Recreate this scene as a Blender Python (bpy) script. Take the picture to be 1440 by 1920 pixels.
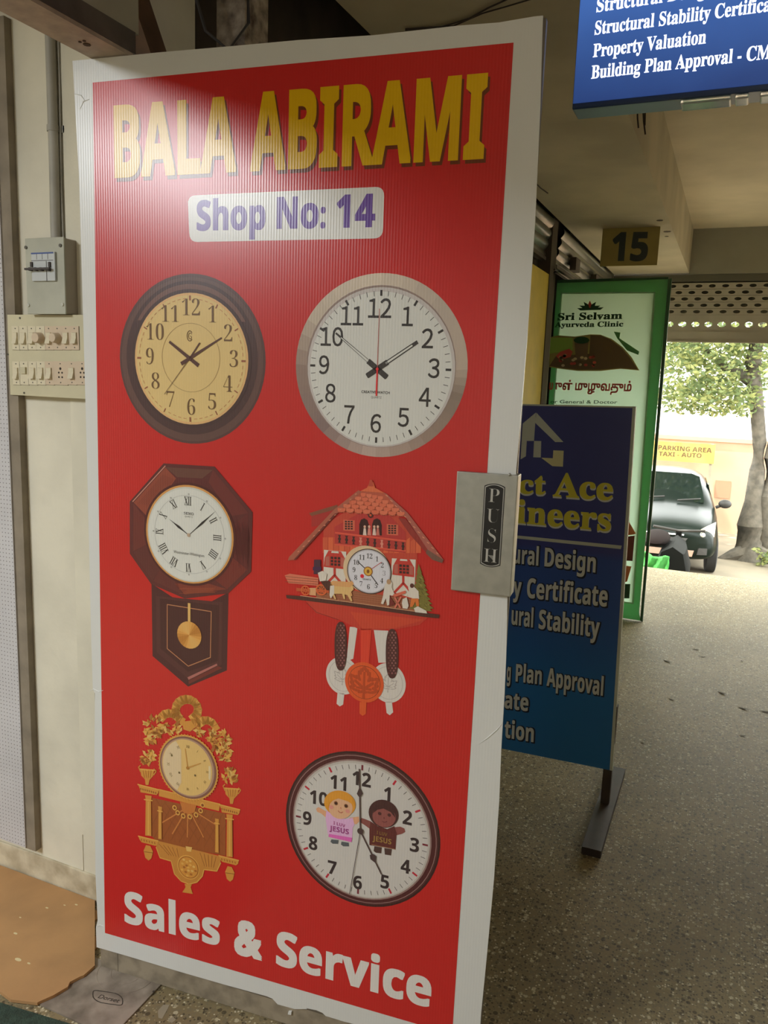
import bpy, math, random
from mathutils import Vector, Matrix
from mathutils.geometry import tessellate_polygon
random.seed(7)
SC = bpy.context.scene
for _o in list(bpy.data.objects):
    bpy.data.objects.remove(_o)
COL = SC.collection

# ------------------------------------------------------------------ camera
FPX = 1480.0                                   # focal length in pixels of the 1440 x 1920 frame
EYE = Vector((0.0, 0.0, 1.5))
PITCH, ROLL, YAW, DOOR_YAW = 0.16427999722714054, 0.037697501564072596, -0.4091649063697038, 0.0943798433968683


def _rot():
    cy, sy, cp, sp, cr, sr = math.cos(YAW), math.sin(YAW), math.cos(PITCH), math.sin(PITCH), math.cos(ROLL), math.sin(ROLL)
    ry = Matrix(((cy, -sy, 0), (sy, cy, 0), (0, 0, 1)))
    b = Matrix(((1, 0, 0), (0, 0, -1), (0, 1, 0)))
    rx = Matrix(((1, 0, 0), (0, cp, -sp), (0, sp, cp)))
    rz = Matrix(((cr, -sr, 0), (sr, cr, 0), (0, 0, 1)))
    return rz @ rx @ b @ ry


RM = _rot()
cam = bpy.data.cameras.new('camera')
cam.sensor_fit = 'VERTICAL'
cam.sensor_height = 36.0
cam.lens = FPX / 1920.0 * 36.0
cam.clip_start = 0.02
cam.clip_end = 200
camo = bpy.data.objects.new('camera', cam)
COL.objects.link(camo)
camo.matrix_world = Matrix.Translation(EYE) @ Matrix((RM[0], -RM[1], -RM[2])).transposed().to_4x4()
SC.camera = camo

# ------------------------------------------------------------------ view, sky, sun, lamps
SC.view_settings.view_transform = 'Standard'
SC.view_settings.look = 'None'
SC.view_settings.gamma = 1.0
SC.view_settings.use_curve_mapping = False
SC.view_settings.exposure = 0.0
SC.cycles.max_bounces = 10
SC.cycles.diffuse_bounces = 6
SC.cycles.sample_clamp_indirect = 8.0
W = bpy.data.worlds.new('sky')
SC.world = W
W.use_nodes = True
W.node_tree.nodes['Background'].inputs[0].default_value = (0.97, 1.0, 0.96, 1)
W.node_tree.nodes['Background'].inputs[1].default_value = 13.0


def light(name, kind, loc, direction, energy, color=(1, 1, 1), size=(1, 1), portal=False):
    l = bpy.data.lights.new(name, kind)
    l.energy = energy
    l.color = color
    if kind == 'AREA':
        l.shape = 'RECTANGLE'
        l.size, l.size_y = size
        l.cycles.is_portal = portal
    o = bpy.data.objects.new(name, l)
    COL.objects.link(o)
    o.location = loc
    o.rotation_euler = Vector(direction).to_track_quat('-Z', 'Y').to_euler()
    return o


sun = light('sun', 'SUN', (0, 10, 20), (0.30, 0.16, -0.94), 18.0, (1.0, 0.95, 0.84))
sun.data.angle = 0.01
# daylight entering by the open far end, then an added fill panel behind the camera
light('far_opening', 'AREA', (0.3, 7.45, 0.95), (0, -1, 0), 1, size=(2.7, 1.9), portal=True)
light('added_rear_fill', 'AREA', (0.35, -3.8, 1.75), (0, 1, 0.05), 4.5, (1.0, 0.98, 0.95), size=(2.4, 1.5))
# unseen point fill added behind the camera to brighten the door top
point_fill = light('added_point_fill', 'POINT', (0.55, -0.9, 2.5), (0, 0, -1), 12, (1.0, 0.99, 0.96))
point_fill.data.shadow_soft_size = 0.12
# the ceiling light of the shop the door belongs to
light('shop_ceiling_light', 'AREA', (-2.42, -1.35, 2.60), (0, 0, -1), 128, (0.93, 0.97, 1.0), size=(0.8, 1.5))


# ------------------------------------------------------------------ materials
def s2l(c):
    c /= 255.0
    return c / 12.92 if c <= 0.04045 else ((c + 0.055) / 1.055) ** 2.4


def mat(name, rgb, rough=0.6, metal=0.0, noise=0.0, nscale=8.0, bump=0.0, bscale=60.0, emit=0.0, trans=0.0, spec=0.5, dark=None):
    """procedural surface: colour (sRGB 0-255) with optional noise mottling and bump"""
    m = bpy.data.materials.new(name)
    m.use_nodes = True
    nt = m.node_tree
    b = nt.nodes['Principled BSDF']
    col = (s2l(rgb[0]), s2l(rgb[1]), s2l(rgb[2]), 1)
    b.inputs['Base Color'].default_value = col
    b.inputs['Roughness'].default_value = rough
    b.inputs['Metallic'].default_value = metal
    b.inputs['Specular IOR Level'].default_value = spec
    if trans:
        b.inputs['Transmission Weight'].default_value = trans
    if emit:
        b.inputs['Emission Color'].default_value = col
        b.inputs['Emission Strength'].default_value = emit
    tc = nt.nodes.new('ShaderNodeTexCoord')
    if noise:
        n = nt.nodes.new('ShaderNodeTexNoise')
        n.inputs['Scale'].default_value = nscale
        n.inputs['Detail'].default_value = 6
        nt.links.new(tc.outputs['Object'], n.inputs['Vector'])
        r = nt.nodes.new('ShaderNodeValToRGB')
        d = dark or tuple(c * (1 - noise) for c in rgb)
        r.color_ramp.elements[0].position = 0.34
        r.color_ramp.elements[1].position = 0.62
        r.color_ramp.elements[0].color = (s2l(d[0]), s2l(d[1]), s2l(d[2]), 1)
        r.color_ramp.elements[1].color = col
        nt.links.new(n.outputs['Fac'], r.inputs['Fac'])
        nt.links.new(r.outputs['Color'], b.inputs['Base Color'])
    if bump:
        n2 = nt.nodes.new('ShaderNodeTexNoise')
        n2.inputs['Scale'].default_value = bscale
        n2.inputs['Detail'].default_value = 4
        nt.links.new(tc.outputs['Object'], n2.inputs['Vector'])
        bp = nt.nodes.new('ShaderNodeBump')
        bp.inputs['Strength'].default_value = bump
        bp.inputs['Distance'].default_value = 0.01
        nt.links.new(n2.outputs['Fac'], bp.inputs['Height'])
        nt.links.new(bp.outputs['Normal'], b.inputs['Normal'])
    return m


def fluted(m, scale=52.0, strength=0.09):
    """fine upright flutes of a corrugated plastic sheet, seen in the gloss only"""
    nt = m.node_tree
    b = nt.nodes['Principled BSDF']
    tc = nt.nodes.new('ShaderNodeTexCoord')
    w = nt.nodes.new('ShaderNodeTexWave')
    w.wave_type = 'BANDS'
    w.bands_direction = 'X'
    w.inputs['Scale'].default_value = scale
    nt.links.new(tc.outputs['Object'], w.inputs['Vector'])
    n = nt.nodes.new('ShaderNodeTexNoise')
    n.inputs['Scale'].default_value = 2.2
    nt.links.new(tc.outputs['Object'], n.inputs['Vector'])
    ad = nt.nodes.new('ShaderNodeMath')
    ad.operation = 'MULTIPLY_ADD'
    nt.links.new(n.outputs['Fac'], ad.inputs[0])
    ad.inputs[1].default_value = 3.0
    nt.links.new(w.outputs['Fac'], ad.inputs[2])
    bp = nt.nodes.new('ShaderNodeBump')
    bp.inputs['Strength'].default_value = strength
    bp.inputs['Distance'].default_value = 0.0012
    nt.links.new(ad.outputs[0], bp.inputs['Height'])
    nt.links.new(bp.outputs['Normal'], b.inputs['Normal'])
    return m


_ink = {}


def ink(r, g, b, gain=1.33):
    """printing ink on the glossy sheet; r, g, b as seen in the dim photograph, gain undoes the dim light"""
    k = (r, g, b, gain)
    if k not in _ink:
        gn = min(gain, 236.0 / max(r, g, b))
        f = lambda c: 255.0 * (((s2l(c) * gn ** 2.2)) ** (1 / 2.2))
        _ink[k] = fluted(mat('printed_ink_%02x%02x%02x' % (r, g, b), (f(r), f(g), f(b)), 0.25, spec=0.7))
    return _ink[k]


# ------------------------------------------------------------------ mesh builder
class MB:
    def __init__(s):
        s.v, s.f, s.mi, s.sm, s.mats = [], [], [], [], []

    def m(s, mt):
        if mt not in s.mats:
            s.mats.append(mt)
        return s.mats.index(mt)

    def add(s, vs, fs, mt, smooth=False):
        o = len(s.v)
        s.v += [Vector(v) for v in vs]
        i = s.m(mt)
        for f in fs:
            s.f.append([o + k for k in f])
            s.mi.append(i)
            s.sm.append(smooth)
        return s

    def box(s, a, b, mt):
        (x0, y0, z0), (x1, y1, z1) = a, b
        x0, x1 = sorted((x0, x1)); y0, y1 = sorted((y0, y1)); z0, z1 = sorted((z0, z1))
        vs = [(x0, y0, z0), (x1, y0, z0), (x1, y1, z0), (x0, y1, z0), (x0, y0, z1), (x1, y0, z1), (x1, y1, z1), (x0, y1, z1)]
        return s.add(vs, [(0, 3, 2, 1), (4, 5, 6, 7), (0, 1, 5, 4), (1, 2, 6, 5), (2, 3, 7, 6), (3, 0, 4, 7)], mt)

    def obox(s, o, x, y, z, mt):
        """box from corner o along edge vectors x, y, z"""
        o, x, y, z = Vector(o), Vector(x), Vector(y), Vector(z)
        vs = [o, o + x, o + x + y, o + y, o + z, o + x + z, o + x + y + z, o + y + z]
        fs = [(0, 3, 2, 1), (4, 5, 6, 7), (0, 1, 5, 4), (1, 2, 6, 5), (2, 3, 7, 6), (3, 0, 4, 7)]
        if x.cross(y).dot(z) < 0:
            fs = [f[::-1] for f in fs]
        return s.add(vs, fs, mt)

    def tube(s, pts, rad, mt, n=10, cap=True):
        pts = [Vector(p) for p in pts]
        rs = rad if isinstance(rad, (list, tuple)) else [rad] * len(pts)
        vs, fs = [], []
        for i, p in enumerate(pts):
            t = (pts[min(i + 1, len(pts) - 1)] - pts[max(i - 1, 0)]).normalized()
            a = t.cross(Vector((0, 0, 1)))
            if a.length < 0.05:
                a = t.cross(Vector((0, 1, 0)))
            a.normalize()
            b = t.cross(a)
            for k in range(n):
                an = 2 * math.pi * k / n
                vs.append(p + (a * math.cos(an) + b * math.sin(an)) * rs[i])
        for i in range(len(pts) - 1):
            for k in range(n):
                k2 = (k + 1) % n
                fs.append((i * n + k, (i + 1) * n + k, (i + 1) * n + k2, i * n + k2))
        if cap:
            fs.append(tuple(range(n)))
            fs.append(tuple((len(pts) - 1) * n + k for k in range(n))[::-1])
        return s.add(vs, fs, mt, True)

    def prism(s, pts, ext, mt, holes=(), smooth=False):
        """flat outline (3D points) with thickness vector ext"""
        ext = Vector(ext)
        loops = [[Vector(p) for p in pts]] + [[Vector(p) for p in h] for h in holes]
        allv = [p for l in loops for p in l]
        n = len(allv)
        tr = tessellate_polygon(loops)
        vs = allv + [p + ext for p in allv]
        fs = []
        nrm = Vector((0, 0, 0))
        for t in tr:
            nrm += (allv[t[1]] - allv[t[0]]).cross(allv[t[2]] - allv[t[0]])
        for t in tr:
            c = (allv[t[1]] - allv[t[0]]).cross(allv[t[2]] - allv[t[0]])
            if c.dot(ext) > 0:
                t = (t[0], t[2], t[1])
            fs.append(tuple(t))
            fs.append(tuple(k + n for k in (t[0], t[2], t[1])))
        o = 0
        for l in loops:
            k = len(l)
            for i in range(k):
                j = (i + 1) % k
                fs.append((o + i, o + j, n + o + j, n + o + i))
            o += k
        return s.add(vs, fs, mt, smooth)

    def sphere(s, c, r, mt, n=10, sc=(1, 1, 1)):
        c = Vector(c)
        vs, fs = [], []
        for i in range(n + 1):
            th = math.pi * i / n
            for k in range(2 * n):
                ph = math.pi * k / n
                vs.append(c + Vector((r * sc[0] * math.sin(th) * math.cos(ph), r * sc[1] * math.sin(th) * math.sin(ph), r * sc[2] * math.cos(th))))
        for i in range(n):
            for k in range(2 * n):
                k2 = (k + 1) % (2 * n)
                fs.append((i * 2 * n + k, (i + 1) * 2 * n + k, (i + 1) * 2 * n + k2, i * 2 * n + k2))
        return s.add(vs, fs, mt, True)

    def build(s, name, parent=None, base=None, bevel=0.0):
        base = Vector(base) if base is not None else (BASES[parent.name] if parent else Vector((0, 0, 0)))
        me = bpy.data.meshes.new(name)
        me.from_pydata([tuple(v - base) for v in s.v], [], s.f)
        for mt in s.mats:
            me.materials.append(mt)
        me.polygons.foreach_set('material_index', s.mi)
        me.polygons.foreach_set('use_smooth', s.sm)
        me.update()
        if any(s.sm):
            me.set_sharp_from_angle(angle=math.radians(40))
        o = bpy.data.objects.new(name, me)
        COL.objects.link(o)
        if parent:
            o.parent = parent
        else:
            o.location = base
        BASES[o.name] = base
        if bevel:
            b = o.modifiers.new('bevel', 'BEVEL')
            b.width = bevel
            b.segments = 2
            b.limit_method = 'ANGLE'
        return o


BASES = {}


def tag(o, label, cat, group=None, kind=None):
    o['label'] = label
    o['category'] = cat
    if group:
        o['group'] = group
    if kind:
        o['kind'] = kind
    return o


def thing(name, loc, label, cat, group=None):
    o = bpy.data.objects.new(name, None)
    o.empty_display_size = 0.05
    COL.objects.link(o)
    o.location = loc
    BASES[o.name] = Vector(loc)
    return tag(o, label, cat, group)


def struct(name, mb, label=None, cat=None, bevel=0.0, base=None):
    o = mb.build(name, base=base, bevel=bevel)
    o['kind'] = 'structure'
    if label:
        o['label'] = label
        o['category'] = cat
    return o


def copy_tree(o, parent=None):
    c = o.copy()
    COL.objects.link(c)
    if parent:
        c.parent = parent
        c.matrix_parent_inverse = o.matrix_parent_inverse
    for ch in list(o.children):
        copy_tree(ch, c)
    return c


# ------------------------------------------------------------------ planes: measuring the photograph's flat surfaces
class Plane:
    """a real upright surface with its own metric coordinates (a along u, b along v); lift is towards n"""

    def __init__(s, o, u, v, n):
        s.o, s.u, s.v, s.n = Vector(o), Vector(u).normalized(), Vector(v).normalized(), Vector(n).normalized()

    def px(s, x, y):
        d = RM.transposed() @ Vector(((x - 720) / FPX, (y - 960) / FPX, 1))
        p = EYE + d * ((s.o - EYE).dot(s.n) / d.dot(s.n)) - s.o
        return (p.dot(s.u), p.dot(s.v))

    def at(s, a, b, lift=0.0):
        return s.o + s.u * a + s.v * b + s.n * lift

    def w(s, x, y, lift=0.0):
        return s.at(*s.px(x, y), lift)


def on_y(y):
    return Plane((0, y, 0), (1, 0, 0), (0, 0, 1), (0, -1, 0))


def on_x(x):
    return Plane((x, 0, 0), (0, 1, 0), (0, 0, 1), (1, 0, 0))


FLOOR = Plane((0, 0, 0), (1, 0, 0), (0, 1, 0), (0, 0, 1))

# ------------------------------------------------------------------ lettering
_tc = bpy.data.curves.new('lettering', 'FONT')
_to = bpy.data.objects.new('lettering', _tc)
COL.objects.link(_to)
_gc = {}


def bold(t, serif=False):
    o = ''
    U, L, D = (0x1D400, 0x1D41A, 0x1D7CE) if serif else (0x1D5D4, 0x1D5EE, 0x1D7EC)
    for ch in t:
        if 'A' <= ch <= 'Z':
            o += chr(U + ord(ch) - 65)
        elif 'a' <= ch <= 'z':
            o += chr(L + ord(ch) - 97)
        elif '0' <= ch <= '9':
            o += chr(D + ord(ch) - 48)
        else:
            o += ch
    return o


def _raw(t, off):
    k = (t, off)
    if k not in _gc:
        _tc.body = t
        _tc.offset = off
        _tc.resolution_u = 3
        bpy.context.view_layer.update()
        ev = _to.evaluated_get(bpy.context.evaluated_depsgraph_get())
        me = ev.to_mesh()
        _gc[k] = ([(v.co.x, v.co.y) for v in me.vertices], [tuple(p.vertices) for p in me.polygons])
        ev.to_mesh_clear()
    return _gc[k]


def glyphs(t, kind='B', off=0.0):
    """kind B bold sans, S bold serif, R plain, H grotesque (packed)"""
    if kind == 'H':
        vs, fs, x = [], [], 0.0
        for ch in t:
            if ch == ' ':
                x += 0.3
                continue
            g = _raw(chr(ord(ch) + 0xFEE0), off)
            mn = min(v[0] for v in g[0])
            o = len(vs)
            vs += [(v[0] - mn + x, v[1]) for v in g[0]]
            fs += [tuple(k + o for k in f) for f in g[1]]
            x = max(v[0] for v in vs) + 0.09
        cap = max(v[1] for v in _raw('\uff28', off)[0])
        return vs, fs, cap
    tt = {'B': lambda: bold(t), 'S': lambda: bold(t, True), 'R': lambda: t}[kind]()
    h = {'B': bold('H'), 'S': bold('H', True), 'R': 'H'}[kind]
    cap = max(v[1] for v in _raw(h, off)[0])
    return _raw(tt, off) + (cap,)


LAYER = 0.00022


class Art:
    """a printed picture: flat shapes layered on a plane (coordinates in metres, or measured from the photograph)"""

    def __init__(s, plane, lift=0.0):
        s.p, s.mb, s.l0 = plane, MB(), lift

    def lift(s, l):
        return s.l0 + l * LAYER

    def poly(s, pts, mt, l, holes=()):
        loops = [[Vector((a, b, 0)) for a, b in q] for q in [pts] + list(holes)]
        flat = [v for q in loops for v in q]
        vs = [s.p.at(v.x, v.y, s.lift(l)) for v in flat]
        fs = []
        for t in tessellate_polygon(loops):
            c = (vs[t[1]] - vs[t[0]]).cross(vs[t[2]] - vs[t[0]])
            fs.append(t if c.dot(s.p.n) > 0 else t[::-1])
        s.mb.add(vs, fs, mt)

    def ppoly(s, pts, mt, l, holes=()):
        s.poly([s.p.px(*q) for q in pts], mt, l, [[s.p.px(*q) for q in h] for h in holes])

    def ell(s, c, rx, ry, mt, l, inner=None, n=56, a0=0.0, a1=360.0, ci=None):
        f = lambda c, rx, ry: [(c[0] + rx * math.cos(math.radians(a0 + (a1 - a0) * i / n)), c[1] + ry * math.sin(math.radians(a0 + (a1 - a0) * i / n))) for i in range(n + (a1 - a0 < 360))]
        s.poly(f(c, rx, ry), mt, l, [f(ci or c, *inner)] if inner else ())

    def line(s, pts, wd, mt, l, closed=False):
        pts = [Vector(q) for q in pts]
        n = len(pts)
        for i in range(n if closed else n - 1):
            a, b = pts[i], pts[(i + 1) % n]
            if (b - a).length < 1e-7:
                continue
            d = (b - a).normalized()
            q = Vector((-d.y, d.x)) * wd / 2
            e = d * wd * 0.2
            s.poly([tuple(a + q - e), tuple(b + q + e), tuple(b - q + e), tuple(a - q - e)], mt, l)

    def pline(s, pts, wpx, mt, l, closed=False):
        a, b = s.p.px(*pts[0]), s.p.px(pts[0][0] + 10, pts[0][1])
        s.line([s.p.px(*q) for q in pts], wpx * abs(b[0] - a[0]) / 10, mt, l, closed)

    def taper(s, a, b, wa, wb, mt, l):
        a, b = Vector(a), Vector(b)
        d = (b - a).normalized()
        q = Vector((-d.y, d.x))
        s.poly([tuple(a + q * wa / 2), tuple(b + q * wb / 2), tuple(b - q * wb / 2), tuple(a - q * wa / 2)], mt, l)

    def _heavy(s, g, f, mt, l, off):
        """heavier strokes: the same outline drawn again around itself"""
        if off <= 0:
            return s._glyph(g, f, mt, l)
        for k in range(8):
            ox, oy = ((1, 1), (1, 0), (1, -1), (0, 1), (0, -1), (-1, 1), (-1, 0), (-1, -1))[k]
            s._glyph(g, lambda x, y: f(x + off * ox, y + off * oy), mt, l + k * .02)

    def _glyph(s, g, f, mt, l):
        vs = [s.p.at(*f(x, y), s.lift(l)) for x, y in g[0]]
        s.mb.add(vs, [q if len(q) < 3 or (vs[q[1]] - vs[q[0]]).cross(vs[q[2]] - vs[q[0]]).dot(s.p.n) >= 0 else q[::-1] for q in g[1]], mt)

    def text(s, t, p0, p1, cap, mt, l, kind='B', off=0.0, cap1=None):
        """baseline measured from p0 to p1 (ink ends), cap = capital height in photo pixels at p0"""
        g = glyphs(t, kind, min(off, 0.0))
        L, R = Vector(s.p.px(*p0)), Vector(s.p.px(*p1))
        h0 = s.p.px(p0[0], p0[1] - cap)[1] - L.y
        h1 = s.p.px(p1[0], p1[1] - cap1)[1] - R.y if cap1 else h0
        x0, x1 = min(v[0] for v in g[0]), max(v[0] for v in g[0])

        def f(x, y):
            k = (x - x0) / (x1 - x0)
            q = L.lerp(R, k)
            return (q.x, q.y + y / g[2] * (h0 + (h1 - h0) * k))
        s._heavy(g, f, mt, l, off)

    def textm(s, t, c, h, mt, l, kind='B', off=0.0, rot=0.0, asp=1.0):
        """lettering centred on c (metres), capital height h"""
        g = glyphs(t, kind, min(off, 0.0))
        x0, x1 = min(v[0] for v in g[0]), max(v[0] for v in g[0])
        k = h / g[2]
        cr, sr = math.cos(rot), math.sin(rot)

        def f(x, y):
            X, Y = (x - (x0 + x1) / 2) * k * asp, (y - g[2] / 2) * k
            return (c[0] + X * cr - Y * sr, c[1] + X * sr + Y * cr)
        s._heavy(g, f, mt, l, off)

    def build(s, name, parent, label=None):
        o = s.mb.build(name, parent)
        if label:
            o['label'] = label
        return o


def crop(ox, oy, k):
    return lambda *q: (ox + q[0] * k, oy + q[1] * k)


# ================================================================== SETTING
M_floor = bpy.data.materials.new('terrazzo')
M_floor.use_nodes = True
nt = M_floor.node_tree
bs = nt.nodes['Principled BSDF']
tc = nt.nodes.new('ShaderNodeTexCoord')


def _vor(scale, stops):
    v = nt.nodes.new('ShaderNodeTexVoronoi')
    v.inputs['Scale'].default_value = scale
    nt.links.new(tc.outputs['Object'], v.inputs['Vector'])
    sx = nt.nodes.new('ShaderNodeSeparateColor')
    nt.links.new(v.outputs['Color'], sx.inputs[0])
    r = nt.nodes.new('ShaderNodeValToRGB')
    r.color_ramp.interpolation = 'CONSTANT'
    e = r.color_ramp.elements
    e[0].position, e[0].color = stops[0]
    e[1].position, e[1].color = stops[1]
    for p, c in stops[2:]:
        q = e.new(p)
        q.color = c
    nt.links.new(sx.outputs[0], r.inputs['Fac'])
    # chips are smaller than their cells
    ls = nt.nodes.new('ShaderNodeMath')
    ls.operation = 'LESS_THAN'
    nt.links.new(v.outputs['Distance'], ls.inputs[0])
    ls.inputs[1].default_value = 0.42
    return r.outputs['Color'], ls.outputs[0], sx.outputs[1]


def lin(r, g, b):
    return (s2l(r), s2l(g), s2l(b), 1)


big = nt.nodes.new('ShaderNodeTexNoise')
big.inputs['Scale'].default_value = 1.7
big.inputs['Detail'].default_value = 8
nt.links.new(tc.outputs['Object'], big.inputs['Vector'])
br = nt.nodes.new('ShaderNodeValToRGB')
br.color_ramp.elements[0].position, br.color_ramp.elements[0].color = 0.35, lin(128, 114, 84)
br.color_ramp.elements[1].position, br.color_ramp.elements[1].color = 0.65, lin(154, 138, 104)
nt.links.new(big.outputs['Fac'], br.inputs['Fac'])
prev = br.outputs['Color']
for sc_, st in ((70.0, [(0.0, lin(70, 62, 48)), (0.22, lin(128, 117, 92)), (0.62, lin(150, 138, 104)), (0.86, lin(206, 196, 164))]),
                (150.0, [(0.0, lin(66, 58, 46)), (0.25, lin(128, 117, 92)), (0.75, lin(168, 156, 122)), (0.9, lin(225, 215, 185))])):
    c, fac, sel = _vor(sc_, st)
    mx = nt.nodes.new('ShaderNodeMix')
    mx.data_type = 'RGBA'
    mu = nt.nodes.new('ShaderNodeMath')
    mu.operation = 'MULTIPLY'
    nt.links.new(fac, mu.inputs[0])
    mu.inputs[1].default_value = 0.75
    nt.links.new(mu.outputs[0], mx.inputs[0])
    nt.links.new(prev, mx.inputs[6])
    nt.links.new(c, mx.inputs[7])
    prev = mx.outputs[2]
nt.links.new(prev, bs.inputs['Base Color'])
bs.inputs['Roughness'].default_value = 0.62
bs.inputs['Specular IOR Level'].default_value = 0.25

M_wall = mat('cream_distemper', (230, 224, 204), 0.8, noise=0.07, nscale=5, bump=0.15, bscale=25)
M_wall2 = mat('cream_distemper_panel', (231, 225, 204), 0.8, noise=0.07, nscale=4, bump=0.15, bscale=25)
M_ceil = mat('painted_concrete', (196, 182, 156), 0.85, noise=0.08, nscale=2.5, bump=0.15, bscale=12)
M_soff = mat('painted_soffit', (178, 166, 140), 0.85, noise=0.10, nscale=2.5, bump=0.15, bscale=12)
M_beam = mat('grey_beam_paint', (150, 144, 128), 0.8, noise=0.06, nscale=4)
M_dark = mat('dark_brown_mottle', (74, 62, 50), 0.9, noise=0.35, nscale=5)  # dark mottled brown for the recess, brackets and small spots
M_ground = mat('dusty_yard', (120, 110, 92), 0.95, noise=0.15, nscale=1.5, bump=0.2, bscale=10)
M_facade = mat('facade_plaster', (190, 180, 160), 0.9, noise=0.08)

ZS, ZC, YE = 2.45, 2.79, 7.03          # soffit, upper ceiling, far end of the corridor
XL, XR = -1.03, 1.6
struct('floor', MB().box((-4.6, -5, -0.25), (XR + 0.2, YE, 0), M_floor))
struct('ceiling', MB().box((-0.44, -5, ZC), (XR + 0.2, YE + 0.2, ZC + 0.15), M_ceil))
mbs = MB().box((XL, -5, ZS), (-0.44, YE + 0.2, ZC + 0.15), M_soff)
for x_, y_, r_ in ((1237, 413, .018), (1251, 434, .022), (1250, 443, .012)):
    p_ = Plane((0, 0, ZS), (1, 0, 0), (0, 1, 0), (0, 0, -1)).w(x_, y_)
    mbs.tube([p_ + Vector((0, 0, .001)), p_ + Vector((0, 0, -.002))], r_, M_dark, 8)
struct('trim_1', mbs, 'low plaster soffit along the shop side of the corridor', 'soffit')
struct('trim_2', MB().box((-0.44, YE - 0.02, ZS - 0.01), (XR + 0.2, YE + 0.2, ZC), M_beam), 'grey cross beam over the far shutter', 'beam')
struct('wall_right', MB().box((XR, -5, 0), (XR + 0.2, YE + 0.2, ZC), M_wall))
struct('wall_back', MB().box((-4.7, -5.1, 0), (XR + 0.2, -5, 3.1), M_wall))
# shops on the left: dark recess above the door, plain wall between the shop doors
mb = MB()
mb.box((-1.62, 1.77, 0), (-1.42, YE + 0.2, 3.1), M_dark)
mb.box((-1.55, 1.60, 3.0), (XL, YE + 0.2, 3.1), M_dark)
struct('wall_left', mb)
struct('trim_3', MB().box((-1.42, 1.9, 0), (-1.12, 4.3, 2.16), M_wall), 'cream shop front pier behind the red door', 'pier')
struct('ceiling_light_seal', MB().box((-4.9, -5.3, 3.1), (XR + 0.4, YE + 0.4, 3.25), M_ceil))  # unseen slab added to stop sun leaking in above the ceilings
struct('wall_shop_left', MB().box((-4.7, -5, 0), (-4.6, 1.8, 3.1), M_wall))
struct('ceiling_shop', MB().box((-4.6, -5, 2.7), (-1.30, 1.8, 2.8), M_ceil))
WY = 1.5627
mb = MB().box((-4.6, WY, 0), (-1.5745, WY + 0.2, 2.7), M_wall)
mb.box((-4.6, WY + 0.05, 2.7), (-1.42, WY + 0.21, 3.1), M_wall)
mb.box((-1.571, WY - 0.004, 0.2), (-1.33, WY + 0.2, 2.7), M_wall2)
mb.box((-1.571, WY - 0.001, 0), (-1.33, WY + 0.2, 0.2), M_wall2)
mb.box((-1.5745, WY + 0.008, 0.2), (-1.571, WY + 0.2, 2.7), mat('wall_joint', (150, 138, 112), 0.9))
struct('wall_side', mb)
struct('baseboard_side', MB().box((-4.6, WY - 0.007, 0), (-1.33, WY, 0.085), mat('scuffed_plaster', (214, 204, 178), 0.85, noise=0.25, nscale=14, dark=(168, 154, 126))), bevel=0.002)
# header of the shop front and the pale transom board above it
M_alu = mat('weathered_aluminium', (176, 160, 142), 0.55, 0.25, noise=0.12, nscale=30)
M_aludark = mat('dark_aluminium', (92, 82, 72), 0.5, 0.3, noise=0.15, nscale=20)
mb = MB().box((-1.302, -4.0, 2.142), (-1.212, 1.40, 2.150), M_alu)
mb.box((-1.302, -4.0, 2.150), (-1.210, 1.405, 2.192), M_aludark)
for i, (x, y, r) in enumerate(((150, 78, 3), (158, 76, 3), (163, 83, 7))):
    a, b = Plane((0, 0, 2.142), (1, 0, 0), (0, 1, 0), (0, 0, -1)).px(x, y)
    mb.tube([(a, b, 2.1421), (a, b, 2.1405)], r * 0.0011, M_dark, 8)
struct('trim_4', mb, 'aluminium shop front header running to the top of the red door', 'door header')
struct('trim_5', MB().box((-1.24, -4.0, 2.192), (-1.212, 1.417, 2.75), mat('transom_board', (150, 144, 126), 0.7, noise=0.06)), 'pale board above the shop front header', 'transom')
# the far wall's jambs and the facade above it
mb = MB().box((-1.62, YE, 0), (XL, YE + 0.2, 3.2), M_facade)
mb.box((-6, YE + 0.2, ZC + 0.15), (6, YE + 0.45, 4.2), M_facade)
mb.box((XR, YE, 0), (6, YE + 0.45, ZC + 0.15), M_facade)
mb.box((-6, YE, -1.3), (-1.62, YE + 0.45, ZC + 0.15), M_facade)
mb.box((-6, YE - 0.3, -1.3), (6, YE - 0.02, -0.25), M_facade)
struct('wall_far', mb)
GZ = -1.25
mb = MB().box((-30, YE - 0.1, GZ - 0.3), (30, 50, GZ), M_ground)
tag(mb.build('ground'), 'dusty sunlit yard outside the far opening', 'ground', kind='structure')

# ================================================================== THE RED DOOR
HB = Vector((-1.3366, 1.3668, 0.0))
DU = Vector((math.cos(DOOR_YAW), math.sin(DOOR_YAW), 0))
DN = Vector((math.sin(DOOR_YAW), -math.cos(DOOR_YAW), 0))
DP = Plane(HB, DU, (0, 0, 1), DN)                       # front face of the sheet
door = thing('shop_door', HB, 'open shop door covered by a red clock poster with a white border', 'door')
M_white = fluted(mat('white_sheet', (222, 223, 220), 0.28, spec=0.7), strength=0.06)
M_red = fluted(mat('red_printed_sheet', (208, 42, 40), 0.25, spec=0.7))
M_glassedge = mat('door_edge', (112, 104, 92), 0.45, 0.2)
M_rail = mat('door_rail_steel', (160, 148, 128), 0.55, 0.1, noise=0.2, nscale=25)
# leaf behind the sheets
o = DP.at(0.006, 0.06, -0.003)
MB().obox(o, DU * 0.972, Vector((0, 0, 2.07)), DN * -0.016, M_glassedge).build('door_leaf', door, bevel=0.002)
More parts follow.
